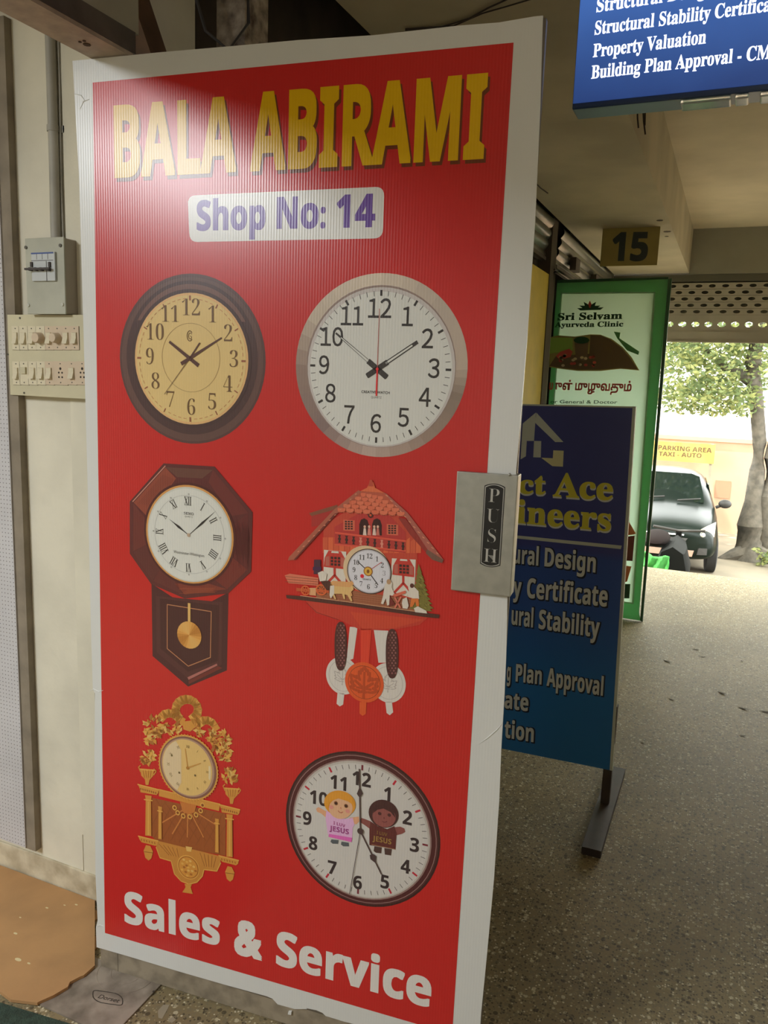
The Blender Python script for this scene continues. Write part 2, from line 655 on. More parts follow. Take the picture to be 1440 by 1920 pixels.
# the white sheet with its wrinkled outline, measured around the photograph
out = [(136, 114), (148, 330), (156, 600), (164, 900), (171, 1200), (174, 1292), (178, 1300), (177, 1420), (179, 1640), (183, 1726), (180, 1738), (181, 1776)]
low = [(240, 1793), (330, 1820), (420, 1846), (500, 1868)]
e0 = DP.px(181, 1776)
ba = DP.px(500, 1868)
bot = [DP.px(*q) for q in out[::-1]]
left = [DP.px(*q) for q in out]
lowm = [DP.px(*q) for q in low]
right = [DP.px(*q) for q in ((1018, 29), (1013, 200), (1003, 420), (988, 640), (968, 880), (952, 1100), (949, 1230), (946, 1300), (940, 1400), (936, 1500), (926, 1650), (912, 1800), (902, 1900))]
slope = (ba[1] - e0[1]) / (ba[0] - e0[0])
rb = (right[-1][0] + 0.001, ba[1] + 0.002)
ragged = [(0.52, 0.062), (0.60, 0.070), (0.66, 0.062), (0.74, 0.066), (0.83, 0.060), (0.90, 0.066)]
sheet = left + lowm + [(x, z) for x, z in ragged if x > lowm[-1][0]] + [(right[-1][0], 0.062)] + right[::-1]
top = [DP.px(*q) for q in ((1000, 31), (936, 42), (860, 48), (780, 57), (700, 66), (560, 75), (440, 86), (300, 98), (220, 106))]
sheet = sheet + top
mb = MB()
mb.prism([DP.at(a, b, 0.0) for a, b in sheet], DN * -0.003, M_white)
white = mb.build('white_sheet', door)
# creases in the border
mb = MB()
M_crease = M_white
for pts in (((168, 1296), (176, 1292), (186, 1297), (194, 1294)), ((898, 1395), (915, 1383), (932, 1368), (941, 1357)), ((182, 1738), (188, 1734), (195, 1737)), ((150, 205), (157, 190), (168, 186)), ((140, 176), (152, 179), (160, 190))):
    mb.tube([DP.w(x, y, 0.0002) for x, y in pts], [0.0004] + [0.0012] * (len(pts) - 2) + [0.0004], M_white, 6)
mb.build('sheet_crease', door)
# red printed sheet
rp = [(174, 155), (963, 80), (941, 440), (915, 860), (900, 1120), (889, 1300), (870, 1600), (849, 1920)]
RA = [DP.px(*q) for q in rp]
RBt = DP.px(197, 1749)
redpts = [RA[0]] + [(RBt[0] + (RA[0][0] - RBt[0]) * t, RBt[1] + (RA[0][1] - RBt[1]) * t) for t in (0.75, 0.5, 0.25)] + [RBt, (RA[-1][0], RBt[1] + 0.004)] + RA[1:-1][::-1]
red = MB().prism([DP.at(a, b, 0.0005) for a, b in redpts], DN * -0.0004, M_red).build('red_poster', door)
A0 = 0.0007                                                # lift of the print above the white sheet
I_yel, I_yelsh = ink(226, 180, 0), ink(88, 40, 16)
a = Art(DP, A0)
for t, p0, p1, c0, c1 in (('BALA', (217, 331), (441.5, 319.5), 130, 136), ('ABIRAMI', (471, 318.5), (905, 294.5), 140, 153)):
    a.text(t, (p0[0] + 4, p0[1] + 7), (p1[0] + 4, p1[1] + 7), c0, I_yelsh, 0, 'B', 0.018, c1)
    a.text(t, p0, p1, c0, I_yel, 1, 'B', 0.018, c1)
a.build('title_lettering', red, 'tall yellow shop name lettering with a dark drop shadow')
# shop number panel
a = Art(DP, A0)
c4 = [DP.px(*q) for q in ((352, 367), (721, 350), (718, 447), (356, 454))]


def rrect(cs, r, n=5):
    out = []
    k = len(cs)
    for i in range(k):
        p, q, s_ = Vector(cs[i - 1]), Vector(cs[i]), Vector(cs[(i + 1) % k])
        d0, d1 = (p - q).normalized() * r, (s_ - q).normalized() * r
        for j in range(n + 1):
            t = j / n
            out.append(tuple((q + d0) * (1 - t) ** 2 + q * 2 * t * (1 - t) + (q + d1) * t ** 2))
    return out


I_white = ink(178, 178, 176)
a.poly(rrect(c4, 0.018), I_white, 0)
pan = a.build('number_panel', red)
a = Art(DP, A0)
I_pur = ink(84, 56, 128)
for t, p0, p1, cp in (('Shop', (370, 431.5), (497, 429), 54), ('No:', (520, 428), (609, 426.5), 57), ('14', (632, 426), (702, 424.5), 59)):
    a.text(t, p0, p1, cp, I_pur, 1, 'B', 0.018)
a.build('number_lettering', red, 'purple shop number lettering on the white panel')
a = Art(DP, A0)
I_wh2 = ink(180, 176, 172)
a.text('Sales', (235, 1728), (411, 1772), 57, I_wh2, 0, 'B', 0.017, 60)
a.text('&', (442, 1785), (489, 1797.5), 62, I_wh2, 0, 'R', 0.036)
a.text('Service', (519, 1807), (806, 1888), 62, I_wh2, 0, 'B', 0.017, 68)
a.build('service_lettering', red, 'white lettering along the bottom of the poster')

K_num, K_dk = ink(40, 36, 36), ink(46, 42, 42)


def hand(a, c, ang, ln, wd, tail, mt, l, wt=None):
    """clock hand at ang degrees clockwise from twelve"""
    d = (math.sin(math.radians(ang)), math.cos(math.radians(ang)))
    a.taper((c[0] - d[0] * tail, c[1] - d[1] * tail), (c[0] + d[0] * ln, c[1] + d[1] * ln), wd, wt or wd, mt, l)


def polar(c, ang, rx, ry=None):
    ry = ry or rx
    return (c[0] + math.sin(math.radians(ang)) * rx, c[1] + math.cos(math.radians(ang)) * ry)


# ---- picture 1: round walnut clock with an aged dial
a = Art(DP, A0)
pc = DP.px(361, 672); tl = DP.px(225, 672); tr = DP.px(498.5, 676); tp = DP.px(362, 513); bt = DP.px(362, 832)
oc = ((tl[0] + tr[0]) / 2, (tp[1] + bt[1]) / 2); rx, ry = (tr[0] - tl[0]) / 2, (tp[1] - bt[1]) / 2
fl, fr, ft, fb = DP.px(254, 672), DP.px(466.5, 674), DP.px(358, 549), DP.px(360, 796)
fc = ((fl[0] + fr[0]) / 2, (ft[1] + fb[1]) / 2); fx, fy = (fr[0] - fl[0]) / 2, (ft[1] - fb[1]) / 2
a.ell(oc, rx, ry, ink(72, 48, 46), 0)
a.ell((oc[0], oc[1] - 0.001), rx * 0.97, ry * 0.965, ink(80, 56, 52), 1)
a.ell((oc[0], oc[1] + 0.003), rx * 0.90, ry * 0.905, ink(62, 42, 42), 2)
a.ell((fc[0], fc[1] + 0.004), fx * 1.09, fy * 1.10, ink(92, 64, 58), 3, a0=30, a1=150, n=30)
a.ell((fc[0], fc[1]), fx * 1.055, fy * 1.055, ink(58, 40, 40), 4)
a.ell(fc, fx, fy, ink(190, 152, 104), 5)
a.ell(fc, fx * 0.965, fy * 0.965, ink(184, 160, 108), 6)
I_seam = ink(150, 96, 66)
for k in range(60):
    if k % 5:
        q0, q1 = polar(fc, k * 6 - 1.6, fx * .915, fy * .915), polar(fc, k * 6 + 1.6, fx * .915, fy * .915)
        a.line([q0, q1], 0.0011, I_seam, 8)
    else:
        a.line([polar(fc, k * 6, fx * .89), polar(fc, k * 6, fx * .95)], 0.004 if k % 15 == 0 else 0.0025, ink(122, 70, 50), 8)
ic = DP.px(358.5, 671)
ir = (DP.px(413, 671)[0] - DP.px(304, 671)[0]) / 2
a.ell(ic, ir, ir * 1.02, ink(140, 116, 78), 8, inner=(ir - 0.0010, ir * 1.02 - 0.0010))
I_brn = ink(88, 64, 40)
for n_ in range(1, 13):
    q = polar((ic[0] + 0.001, ic[1]), n_ * 30, fx * .74, fy * .755)
    a.textm(str(n_), q, 0.0335, I_brn, 9, 'S', -0.02, asp=.86)
q = DP.px(357, 630)
a.line([(q[0] + .0065 * math.cos(math.radians(t)), q[1] + .0105 * math.sin(math.radians(t))) for t in range(40, 325, 20)], .0016, I_brn, 9)
a.line([(q[0] + .001 + .004 * math.cos(math.radians(t)), q[1] + .0062 * math.sin(math.radians(t))) for t in range(40, 345, 20)] + [(q[0] + .001, q[1])], .0012, I_brn, 9)
I_hd = ink(70, 42, 36)
h0 = DP.px(357, 672)
hand(a, h0, 304, 0.060, 0.0085, 0.026, I_hd, 10, 0.0055)
hand(a, h0, 60, 0.088, 0.0080, 0.024, I_hd, 11, 0.003)
hand(a, h0, 37, 0.041, 0.003, 0.0, I_hd, 12)
hand(a, h0, 219, 0.100, 0.0015, 0.0, I_hd, 12, 0.0008)
a.ell(h0, 0.005, 0.005, I_hd, 12, n=16)
a.build('printed_wood_clock', red, 'printed picture of a round dark wood clock with an aged tan dial')

# ---- picture 2: round silver clock with a white dial
a = Art(DP, A0)
tl, tr, tp, bt = DP.px(555, 685), DP.px(877, 690), DP.px(717, 512), DP.px(710, 857)
oc = ((tl[0] + tr[0]) / 2, (tp[1] + bt[1]) / 2); rx, ry = (tr[0] - tl[0]) / 2, (tp[1] - bt[1]) / 2
fl, fr, ft, fb = DP.px(576.5, 685), DP.px(853, 690), DP.px(716, 537), DP.px(711, 837)
fc = ((fl[0] + fr[0]) / 2, (ft[1] + fb[1]) / 2); fx, fy = (fr[0] - fl[0]) / 2, (ft[1] - fb[1]) / 2
ring = [(0, (150, 136, 124)), (40, (150, 138, 128)), (95, (172, 160, 146)), (140, (158, 146, 132)), (185, (118, 100, 92)), (225, (110, 92, 90)), (262, (150, 132, 124)), (310, (124, 106, 96)), (340, (112, 98, 88)), (360, (150, 136, 124))]
N = 72
for k in range(N):                                  # brushed rim, shade by shade as printed
    an = 360.0 * k / N
    for i in range(len(ring) - 1):
        if ring[i][0] <= an < ring[i + 1][0]:
            t = (an - ring[i][0]) / (ring[i + 1][0] - ring[i][0])
            t = round(t * 4) / 4
            cc = tuple(int(ring[i][1][j] + (ring[i + 1][1][j] - ring[i][1][j]) * t) for j in range(3))
    p = lambda an, sx, sy, c: (c[0] + math.cos(math.radians(an)) * sx, c[1] + math.sin(math.radians(an)) * sy)
    a1 = an + 360.0 / N
    a.poly([p(an, rx, ry, oc), p(a1, rx, ry, oc), p(a1, fx * .99, fy * .99, fc), p(an, fx * .99, fy * .99, fc)], ink(*cc), 0)
a.ell(fc, fx * 1.015, fy * 1.015, ink(118, 102, 96), 1)
a.ell((fc[0] + 0.001, fc[1] - 0.0015), fx, fy, ink(158, 152, 150), 2)
a.ell((fc[0] + 0.001, fc[1] - 0.004), fx * .965, fy * .965, ink(172, 172, 168), 3)
cc = DP.px(708, 692)
dc = (fc[0], fc[1])
for k in range(60):
    if k % 5:
        a.line([polar(dc, k * 6, fx * .885, fy * .885), polar(dc, k * 6, fx * .945, fy * .945)], 0.0011, K_num, 4)
    else:
        a.line([polar(dc, k * 6, fx * .89, fy * .89), polar(dc, k * 6, fx * .95, fy * .95)], 0.0045, K_num, 4)
for n_ in range(1, 13):
    q = polar((dc[0] - 0.002, dc[1] + 0.002), n_ * 30, fx * .745, fy * .72)
    a.textm(str(n_), q, 0.0355, K_num, 4, 'H', 0.010, asp=.84)
hand(a, cc, 307, 0.112, 0.0078, 0.026, K_dk, 5, 0.0036)
hand(a, cc, 307, 0.098, 0.0046, -0.024, ink(172, 172, 168), 6, 0.0016)
hand(a, cc, 56, 0.096, 0.0084, 0.026, K_dk, 5, 0.0072)
hand(a, cc, 56, 0.084, 0.0040, -0.020, ink(172, 172, 168), 6, 0.0030)
for sgn in (307, 127, 56, 236):
    hand(a, cc, sgn, 0.025, 0.0108, 0.0, K_dk, 6)
hand(a, cc, 0, 0.115, 0.0014, 0.0, ink(140, 72, 70), 7, 0.001)
hand(a, cc, 180, 0.052, 0.0032, 0.0, ink(176, 30, 36), 7)
a.ell(cc, 0.003, 0.003, ink(176, 30, 36), 8, n=14)
a.textm('CREATIVE WATCH', DP.px(704.5, 735.5), 0.0048, K_dk, 4, 'R', 0.02, asp=1.0)
a.textm('QUARTZ', DP.px(706, 745), 0.0042, ink(96, 92, 92), 4, 'R', 0.0, asp=.9)
a.build('printed_silver_clock', red, 'printed picture of a round silver clock with a white dial')

# ---- picture 3: octagonal pendulum clock
a = Art(DP, A0)
C = crop(230, 850, 260 / 1109)
P = lambda *l: [C(*q) for q in l]
W1, W2, W3, W4 = ink(92, 44, 38), ink(76, 32, 32), ink(62, 28, 30), ink(112, 54, 44)
a.ppoly(P((232, 1040), (240, 1620), (525, 1865), (835, 1735), (848, 1110), (700, 1190), (400, 1150)), W3, 0)
a.ppoly(P((268, 1140), (800, 1190), (795, 1690), (525, 1800), (275, 1590)), ink(68, 34, 34), 1)
a.ppoly(P((300, 1160), (770, 1215), (765, 1660), (525, 1745), (305, 1560)), ink(58, 27, 28), 2)
a.ppoly(P((520, 1790), (755, 1680), (760, 1695), (530, 1810)), ink(140, 84, 78), 3)
a.ppoly(P((530, 1815), (765, 1700), (800, 1715), (530, 1845)), ink(92, 36, 32), 3)
octo = ((330, 80), (738, 105), (1042, 470), (1030, 945), (848, 1118), (500, 1160), (232, 1045), (60, 800), (60, 385))
a.ppoly(P(*octo), W2, 4)
a.ppoly(P((345, 110), (725, 132), (640, 200), (440, 190)), ink(84, 50, 42), 5)
a.ppoly(P((725, 132), (1008, 478), (880, 500), (690, 230)), ink(88, 36, 34), 5)
a.ppoly(P((1008, 478), (1000, 930), (890, 830), (900, 560)), ink(82, 32, 32), 5)
a.ppoly(P((1000, 930), (838, 1085), (740, 1010), (880, 830)), ink(94, 36, 32), 5)
a.ppoly(P((838, 1085), (500, 1128), (420, 1040), (690, 1040)), ink(104, 44, 34), 5)
a.ppoly(P((480, 1125), (250, 1020), (300, 930), (440, 1035)), ink(82, 36, 34), 5)
a.ppoly(P((240, 1015), (90, 790), (190, 730), (300, 930)), ink(78, 36, 34), 5)
a.ppoly(P((88, 780), (90, 400), (200, 540), (190, 730)), ink(88, 38, 34), 5)
a.ppoly(P((92, 392), (345, 112), (430, 200), (215, 520)), ink(116, 54, 40), 5)
a.pline(P((85, 385), (345, 100)), 1.6, ink(160, 110, 96), 6)
for k in range(26):                                  # wood grain
    x = 905 + k * 4.4
    a.pline(P((x, 540 + random.random() * 90), (x + 2, 800 + random.random() * 120)), .5, ink(70, 30, 30), 6)
for k in range(10):
    a.pline(P((450 + random.random() * 80, 1075 + k * 5), (700 + random.random() * 60, 1075 + k * 4)), .5, ink(124, 58, 40), 6)
    a.pline(P((130 + k * 14, 400 + k * 3), (330 + k * 9, 170 + k * 4)), .5, ink(96, 46, 38), 6)
l_, r_, t_, b_ = DP.px(*C(193, 648)), DP.px(*C(892, 660)), DP.px(*C(530, 252)), DP.px(*C(560, 1040))
fc = ((l_[0] + r_[0]) / 2, (t_[1] + b_[1]) / 2); fx, fy = (r_[0] - l_[0]) / 2, (t_[1] - b_[1]) / 2
a.ell(fc, fx * 1.05, fy * 1.05, ink(66, 28, 28), 7)
a.ell(fc, fx, fy, ink(170, 122, 68), 8)
a.ell((fc[0], fc[1] - .0005), fx * .96, fy * .965, ink(164, 164, 156), 9)
a.ell((fc[0], fc[1] - .001), fx * .93, fy * .935, ink(174, 174, 168), 10)
a.ell(fc, fx * .80, fy * .80, ink(156, 156, 152), 11, inner=(fx * .788, fy * .788))
c0 = DP.px(*C(535, 652))
for n_, t in enumerate(('I', 'II', 'III', 'IIII', 'V', 'VI', 'VII', 'VIII', 'IX', 'X', 'XI', 'XII'), 1):
    # roman numerals drawn as strokes, set radially
    ang = n_ * 30
    q = Vector(polar((fc[0] - .002, fc[1]), ang, fx * .66, fy * .68))
    up = Vector((math.sin(math.radians(ang)), math.cos(math.radians(ang))))
    rt = Vector((up.y, -up.x))
    h = 0.0185
    wds = {'I': .0046, 'V': .0082, 'X': .0082}
    tot = sum(wds[ch] for ch in t)
    x = -tot / 2
    for ch in t:
        w_ = wds[ch]
        mid = q + rt * (x + w_ / 2)
        if ch == 'I':
            a.line([tuple(mid - up * h / 2), tuple(mid + up * h / 2)], .0018, K_num, 12)
        elif ch == 'V':
            a.line([tuple(mid - rt * w_ * .42 + up * h / 2), tuple(mid - up * h / 2)], .0020, K_num, 12)
            a.line([tuple(mid + rt * w_ * .42 + up * h / 2), tuple(mid - up * h / 2)], .0008, K_num, 12)
        else:
            a.line([tuple(mid - rt * w_ * .42 + up * h / 2), tuple(mid + rt * w_ * .42 - up * h / 2)], .0020, K_num, 12)
            a.line([tuple(mid + rt * w_ * .42 + up * h / 2), tuple(mid - rt * w_ * .42 - up * h / 2)], .0008, K_num, 12)
        x += w_
    for e in (-1, 1):
        a.line([tuple(q - rt * tot / 2 + up * e * h / 2), tuple(q + rt * tot / 2 + up * e * h / 2)], .0006, K_num, 12)
    s_ = polar(fc, ang, fx * .82, fy * .82)
    a.ell(s_, .0019, .0019, ink(120, 118, 114), 12, inner=(.001, .001), n=10)


def leafhand(tip, wd):
    q = DP.px(*C(*tip))
    v = Vector(q) - Vector(c0)
    n_ = Vector((-v.y, v.x)).normalized() * wd
    cv = Vector(c0)
    a.poly([tuple(cv + n_ * .2), tuple(cv + v * .25 + n_ * .35), tuple(cv + v * .5 + n_), tuple(cv + v * .75 + n_ * .3), tuple(cv + v), tuple(cv + v * .75 - n_ * .3), tuple(cv + v * .5 - n_), tuple(cv + v * .25 - n_ * .35), tuple(cv - n_ * .2)], K_num, 13)


leafhand((375, 520), .0028)
leafhand((752, 458), .0024)
a.ell(c0, .0042, .0042, ink(150, 130, 110), 14, n=16)
a.textm('SEIKO', DP.px(*C(535, 480)), .0058, ink(90, 88, 86), 12, 'B', 0, asp=1.05)
a.textm('QUARTZ', DP.px(*C(535, 505)), .0035, ink(130, 128, 124), 12, 'R', 0)
a.textm('Westminster-Whittington', DP.px(*C(535, 800)), .0062, ink(84, 82, 80), 12, 'R', 0, rot=-.02, asp=.8)
I_gd = ink(176, 136, 62)
a.pline(P((360, 1207), (712, 1264), (705, 1630), (528, 1700), (360, 1560)), 1.5, ink(150, 100, 70), 5, True)
a.ppoly(P((525, 1195), (546, 1197), (546, 1350), (525, 1348)), ink(186, 150, 88), 6)
dl = DP.px(*C(440, 1450)); dr = DP.px(*C(634, 1455)); dt = DP.px(*C(535, 1342)); db = DP.px(*C(540, 1560))
dc_ = ((dl[0] + dr[0]) / 2, (dt[1] + db[1]) / 2)
dx, dy = (dr[0] - dl[0]) / 2, (dt[1] - db[1]) / 2
for k in range(24):
    an = 360 * k / 24
    sh = (math.cos(math.radians(2 * (an - 115))) + 1) / 2
    cg = (int(150 + 56 * sh), int(98 + 62 * sh), int(40 + 50 * sh))
    a.poly([dc_, (dc_[0] + dx * math.cos(math.radians(an)), dc_[1] + dy * math.sin(math.radians(an))), (dc_[0] + dx * math.cos(math.radians(an + 15)), dc_[1] + dy * math.sin(math.radians(an + 15)))], ink(*cg), 7)
a.build('printed_pendulum_clock', red, 'printed picture of an octagonal pendulum clock in reddish wood')

# ---- picture 4: chalet cuckoo clock
a = Art(DP, A0)
C = crop(520, 880, 330 / 1348)
P = lambda *l: [C(*q) for q in l]
CW, CR, CO, CB, CD = ink(176, 168, 158), ink(158, 46, 40), ink(186, 84, 56), ink(92, 48, 38), ink(52, 30, 30)
I_or, I_or2, I_grw = ink(186, 74, 34), ink(150, 56, 26), ink(164, 154, 146)
I_pv, I_pvl = ink(172, 166, 160), ink(146, 138, 134)
# pendulum: three ghost positions as printed
a.ppoly(P((556, 1205), (615, 1210), (582, 1450), (530, 1470)), I_pv, 0)
a.ppoly(P((740, 1230), (850, 1235), (832, 1480), (775, 1480)), I_pv, 0)
for c_, r_ in (((500, 1580), 128), ((850, 1635), 135)):
    q = DP.px(*C(*c_)); rr = abs(DP.px(*C(c_[0] + r_, c_[1]))[0] - q[0]); ry_ = abs(DP.px(*C(c_[0], c_[1] + r_))[1] - q[1]) * 1.12
    a.ell(q, rr, ry_, I_pv, 1)
    a.ell(q, rr * .83, ry_ * .83, I_pvl, 2, inner=(rr * .81, ry_ * .81))
    a.textm('\U0001F341', q, .028, I_pvl, 2, 'R', 0)
a.ppoly(P((462, 1710), (515, 1715), (505, 1800), (480, 1815), (455, 1795)), I_pv, 1)
a.ppoly(P((828, 1780), (878, 1775), (888, 1860), (862, 1882), (838, 1865)), I_pv, 1)
a.ppoly(P((640, 1180), (725, 1190), (700, 1520), (640, 1520)), ink(178, 50, 34), 3)
q = DP.px(*C(667, 1630)); rr = abs(DP.px(*C(817, 1630))[0] - q[0]); ry_ = (DP.px(*C(667, 1478))[1] - DP.px(*C(667, 1785))[1]) / 2
a.ell(q, rr, ry_, I_or, 4)
a.ell(q, rr * .83, ry_ * .83, ink(92, 44, 26), 5)
a.ell(q, rr * .81, ry_ * .81, I_or, 6)
a.textm('\U0001F341', q, .046, I_or2, 7, 'R', .02)
a.ppoly(P((632, 1780), (685, 1780), (680, 1870), (655, 1886), (632, 1868)), I_or, 4)
# pine cones
for x0, y0, x1, y1 in ((440, 1165, 535, 1540), (832, 1220, 930, 1600)):
    cx = (x0 + x1) / 2
    pts = []
    for k in range(28):
        t = 2 * math.pi * k / 28
        pts.append((cx + (x1 - x0) / 2 * math.copysign(abs(math.cos(t)) ** .8, math.cos(t)), (y0 + y1) / 2 + (y1 - y0) / 2 * math.copysign(abs(math.sin(t)) ** .8, math.sin(t))))
    a.ppoly(P(*pts), ink(64, 32, 32), 5)
    for j in range(17):
        yy = y0 + 30 + j * (y1 - y0 - 50) / 17
        for i in range(3):
            xx = cx - 26 + i * 26 + (13 if j % 2 else 0)
            if abs(xx - cx) < 36:
                a.ppoly(P((xx - 8, yy), (xx, yy - 12), (xx + 9, yy), (xx, yy + 7)), ink(118, 72, 72) if i else ink(92, 52, 52), 6)
# base ledge
a.ppoly(P((215, 1000), (1170, 1120), (1090, 1190), (900, 1225), (640, 1230), (480, 1150), (300, 1100)), ink(158, 46, 36), 3)
a.ppoly(P((560, 1090), (1130, 1150), (900, 1215), (650, 1220)), ink(164, 54, 37), 4)
a.pline(P((225, 1020), (305, 1095), (470, 1150)), 1, ink(110, 30, 28), 4)
# side roof and house body
a.ppoly(P((245, 335), (460, 270), (470, 300), (262, 358)), ink(110, 62, 46), 2)
a.ppoly(P((262, 360), (470, 300), (400, 420), (262, 440)), ink(140, 38, 36), 1)
a.ppoly(P((355, 430), (560, 300), (900, 330), (1075, 520), (1065, 1020), (355, 960)), ink(158, 56, 42), 2)
a.ppoly(P((300, 880), (600, 930), (1130, 1010), (1130, 1095), (300, 985)), ink(132, 80, 56), 3)
for k in range(5):
    a.pline(P((330, 905 + k * 16), (1100, 1000 + k * 18)), .6, ink(108, 60, 42), 4)
# plank siding
for k in range(18):
    x = 350 + k * 42
    a.ppoly(P((x, 520 + (k > 8) * (k - 8) * 4), (x + 37, 520), (x + 37, 640), (x, 640)), ink(178, 82, 52) if k % 2 else ink(168, 72, 48), 3)
a.ppoly(P((440, 440), (620, 340), (860, 350), (985, 480), (985, 640), (440, 570)), ink(150, 44, 42), 4)
# white half-timbered walls
a.ppoly(P((360, 615), (530, 630), (525, 880), (355, 850)), CW, 5)
a.ppoly(P((880, 680), (1062, 690), (1050, 990), (860, 930)), CW, 5)
for xs in ((360, 530, 620, 850), (885, 1055, 680, 930)):
    x0, x1, y0, y1 = xs
    w_ = x1 - x0
    a.ppoly(P((x0 + 35, y0), (x1 - 40, y0 + 8), (x1 - 5, y0 + 70), (x1 - 5, y0 + 145), (x0 - 2, y0 + 125), (x0 + 5, y0 + 55)), CR, 6)
    a.ppoly(P((x0 + 60, y0 + 4), (x1 - 60, y0 + 8), (x1 - 55, y0 + 22), (x0 + 55, y0 + 18)), CW, 7)
    m_ = x0 + w_ * .48
    a.pline(P((m_, y0 + 130), (m_, y0 + 190), (x0 + 15, y0 + 260)), 4.5, CR, 6)
    a.pline(P((m_, y0 + 190), (x1 - 15, y0 + 275)), 4.5, CR, 6)
    a.ppoly(P((x0 + 12, y0 + 48), (x0 + 42, y0 + 42), (x0 + 42, y0 + 120), (x0 + 12, y0 + 116)), ink(150, 80, 70), 7)
    a.ppoly(P((x1 - 42, y0 + 52), (x1 - 14, y0 + 60), (x1 - 14, y0 + 128), (x1 - 42, y0 + 124)), ink(150, 80, 70), 7)
    for i in range(3):
        for j in range(3):
            bx, by = x0 + 52 + i * 27, y0 + 46 + j * 25 + i * 2
            a.ppoly(P((bx, by), (bx + 19, by + 1), (bx + 19, by + 19), (bx, by + 18)), CD, 8)
# upper windows, doorways with figures
for wx, wy in ((520, 392), (852, 425)):
    a.ppoly(P((wx - 12, wy - 8), (wx + 75, wy - 2), (wx + 75, wy + 80), (wx - 12, wy + 74)), ink(172, 84, 64), 5)
    for i in range(3):
        for j in range(4):
            a.ppoly(P((wx + i * 22, wy + j * 18 + i), (wx + i * 22 + 16, wy + j * 18 + 1), (wx + i * 22 + 16, wy + j * 18 + 14), (wx + i * 22, wy + j * 18 + 13)), CD, 6)
for x in (630, 728):
    a.ppoly(P((x, 500), (x, 420), (x + 12, 385), (x + 38, 374), (x + 62, 388), (x + 74, 425), (x + 74, 506)), ink(46, 18, 20), 5)
for x, c_ in ((672, (190, 170, 160)), (706, (176, 110, 100)), (745, (196, 170, 160)), (772, (160, 90, 80))):
    a.ppoly(P((x - 14, 502), (x - 8, 450), (x + 8, 450), (x + 14, 505)), ink(*c_), 6)
    q = DP.px(*C(x, 438)); a.ell(q, .0027, .0030, ink(190, 150, 130), 6, n=10)
q = DP.px(*C(717, 350)); a.ell(q, .006, .006, ink(60, 26, 26), 8, n=8); a.ell(q, .0026, .0026, ink(170, 70, 40), 9, n=8)
# balcony
a.ppoly(P((450, 480), (985, 545), (985, 625), (450, 575)), ink(146, 46, 42), 6)
a.pline(P((448, 484), (985, 548)), 3, ink(182, 72, 56), 7)
a.pline(P((448, 574), (985, 622)), 3, ink(182, 72, 56), 7)
for k in range(10):
    x = 468 + k * 54; yy = 500 + k * 6.3
    a.ppoly(P((x, yy), (x + 22, yy + 2), (x + 16, yy + 18), (x + 24, yy + 32), (x + 16, yy + 48), (x + 22, yy + 62), (x, yy + 60), (x + 6, yy + 46), (x - 2, yy + 30), (x + 6, yy + 16)), CD if k not in (3, 6) else ink(176, 110, 96), 7)
# roof with scalloped shingles, then the long eaves
a.ppoly(P((640, 165), (820, 175), (985, 350), (455, 312)), ink(150, 70, 52), 7)
for j in range(5):
    t = j / 4
    xa, xb, yy = 640 - 175 * t, 815 + 165 * t, 188 + 118 * t
    n_ = 4 + j
    for k in range(n_):
        x0 = xa + (xb - xa) * k / n_; x1 = xa + (xb - xa) * (k + 1) / n_; xm = (x0 + x1) / 2; dy_ = (xm - xa) / (xb - xa) * 34
        hh = 20
        a.ppoly(P((x0 + 2, yy - 14 + dy_), (x1 - 2, yy - 12 + dy_), (x1 - 2, yy + 8 + dy_), (xm + (x1 - xm) * .6, yy + hh + dy_), (xm - (x1 - xm) * .6, yy + hh + dy_), (x0 + 2, yy + 8 + dy_)), ink(190, 100, 74) if (k + j) % 2 else ink(176, 88, 64), 8 + j)
        a.pline(P((x0 + 2, yy + 8 + dy_), (xm, yy + hh + 2 + dy_), (x1 - 2, yy + 8 + dy_)), .6, ink(84, 36, 30), 8 + j)
a.ppoly(P((640, 165), (690, 140), (712, 98), (740, 98), (752, 140), (822, 178)), ink(176, 86, 54), 9)
a.ppoly(P((700, 128), (712, 80), (730, 78), (742, 130)), ink(152, 60, 44), 10)
a.ppoly(P((625, 158), (650, 170), (480, 320), (140, 690), (85, 695), (95, 668), (440, 305)), ink(140, 76, 60), 10)
a.ppoly(P((470, 330), (145, 690), (130, 690), (440, 340)), ink(92, 36, 32), 11)
a.ppoly(P((815, 175), (840, 185), (1000, 330), (1275, 690), (1245, 705), (1160, 620), (985, 365)), ink(140, 76, 66), 10)
a.ppoly(P((985, 375), (1165, 625), (1240, 708), (1190, 690), (1020, 500), (930, 370)), ink(120, 40, 36), 9)
a.ppoly(P((1150, 610), (1275, 690), (1265, 715), (1190, 690), (1140, 640)), ink(96, 66, 56), 11)
for k in range(12):
    t = k / 12
    a.pline(P((835 + 420 * t, 195 + 480 * t), (850 + 420 * t, 205 + 480 * t)), 1.4, ink(196, 130, 100), 12)
    a.pline(P((600 - 480 * t, 190 + 480 * t), (612 - 480 * t, 186 + 478 * t)), 1.2, ink(182, 120, 92), 12)
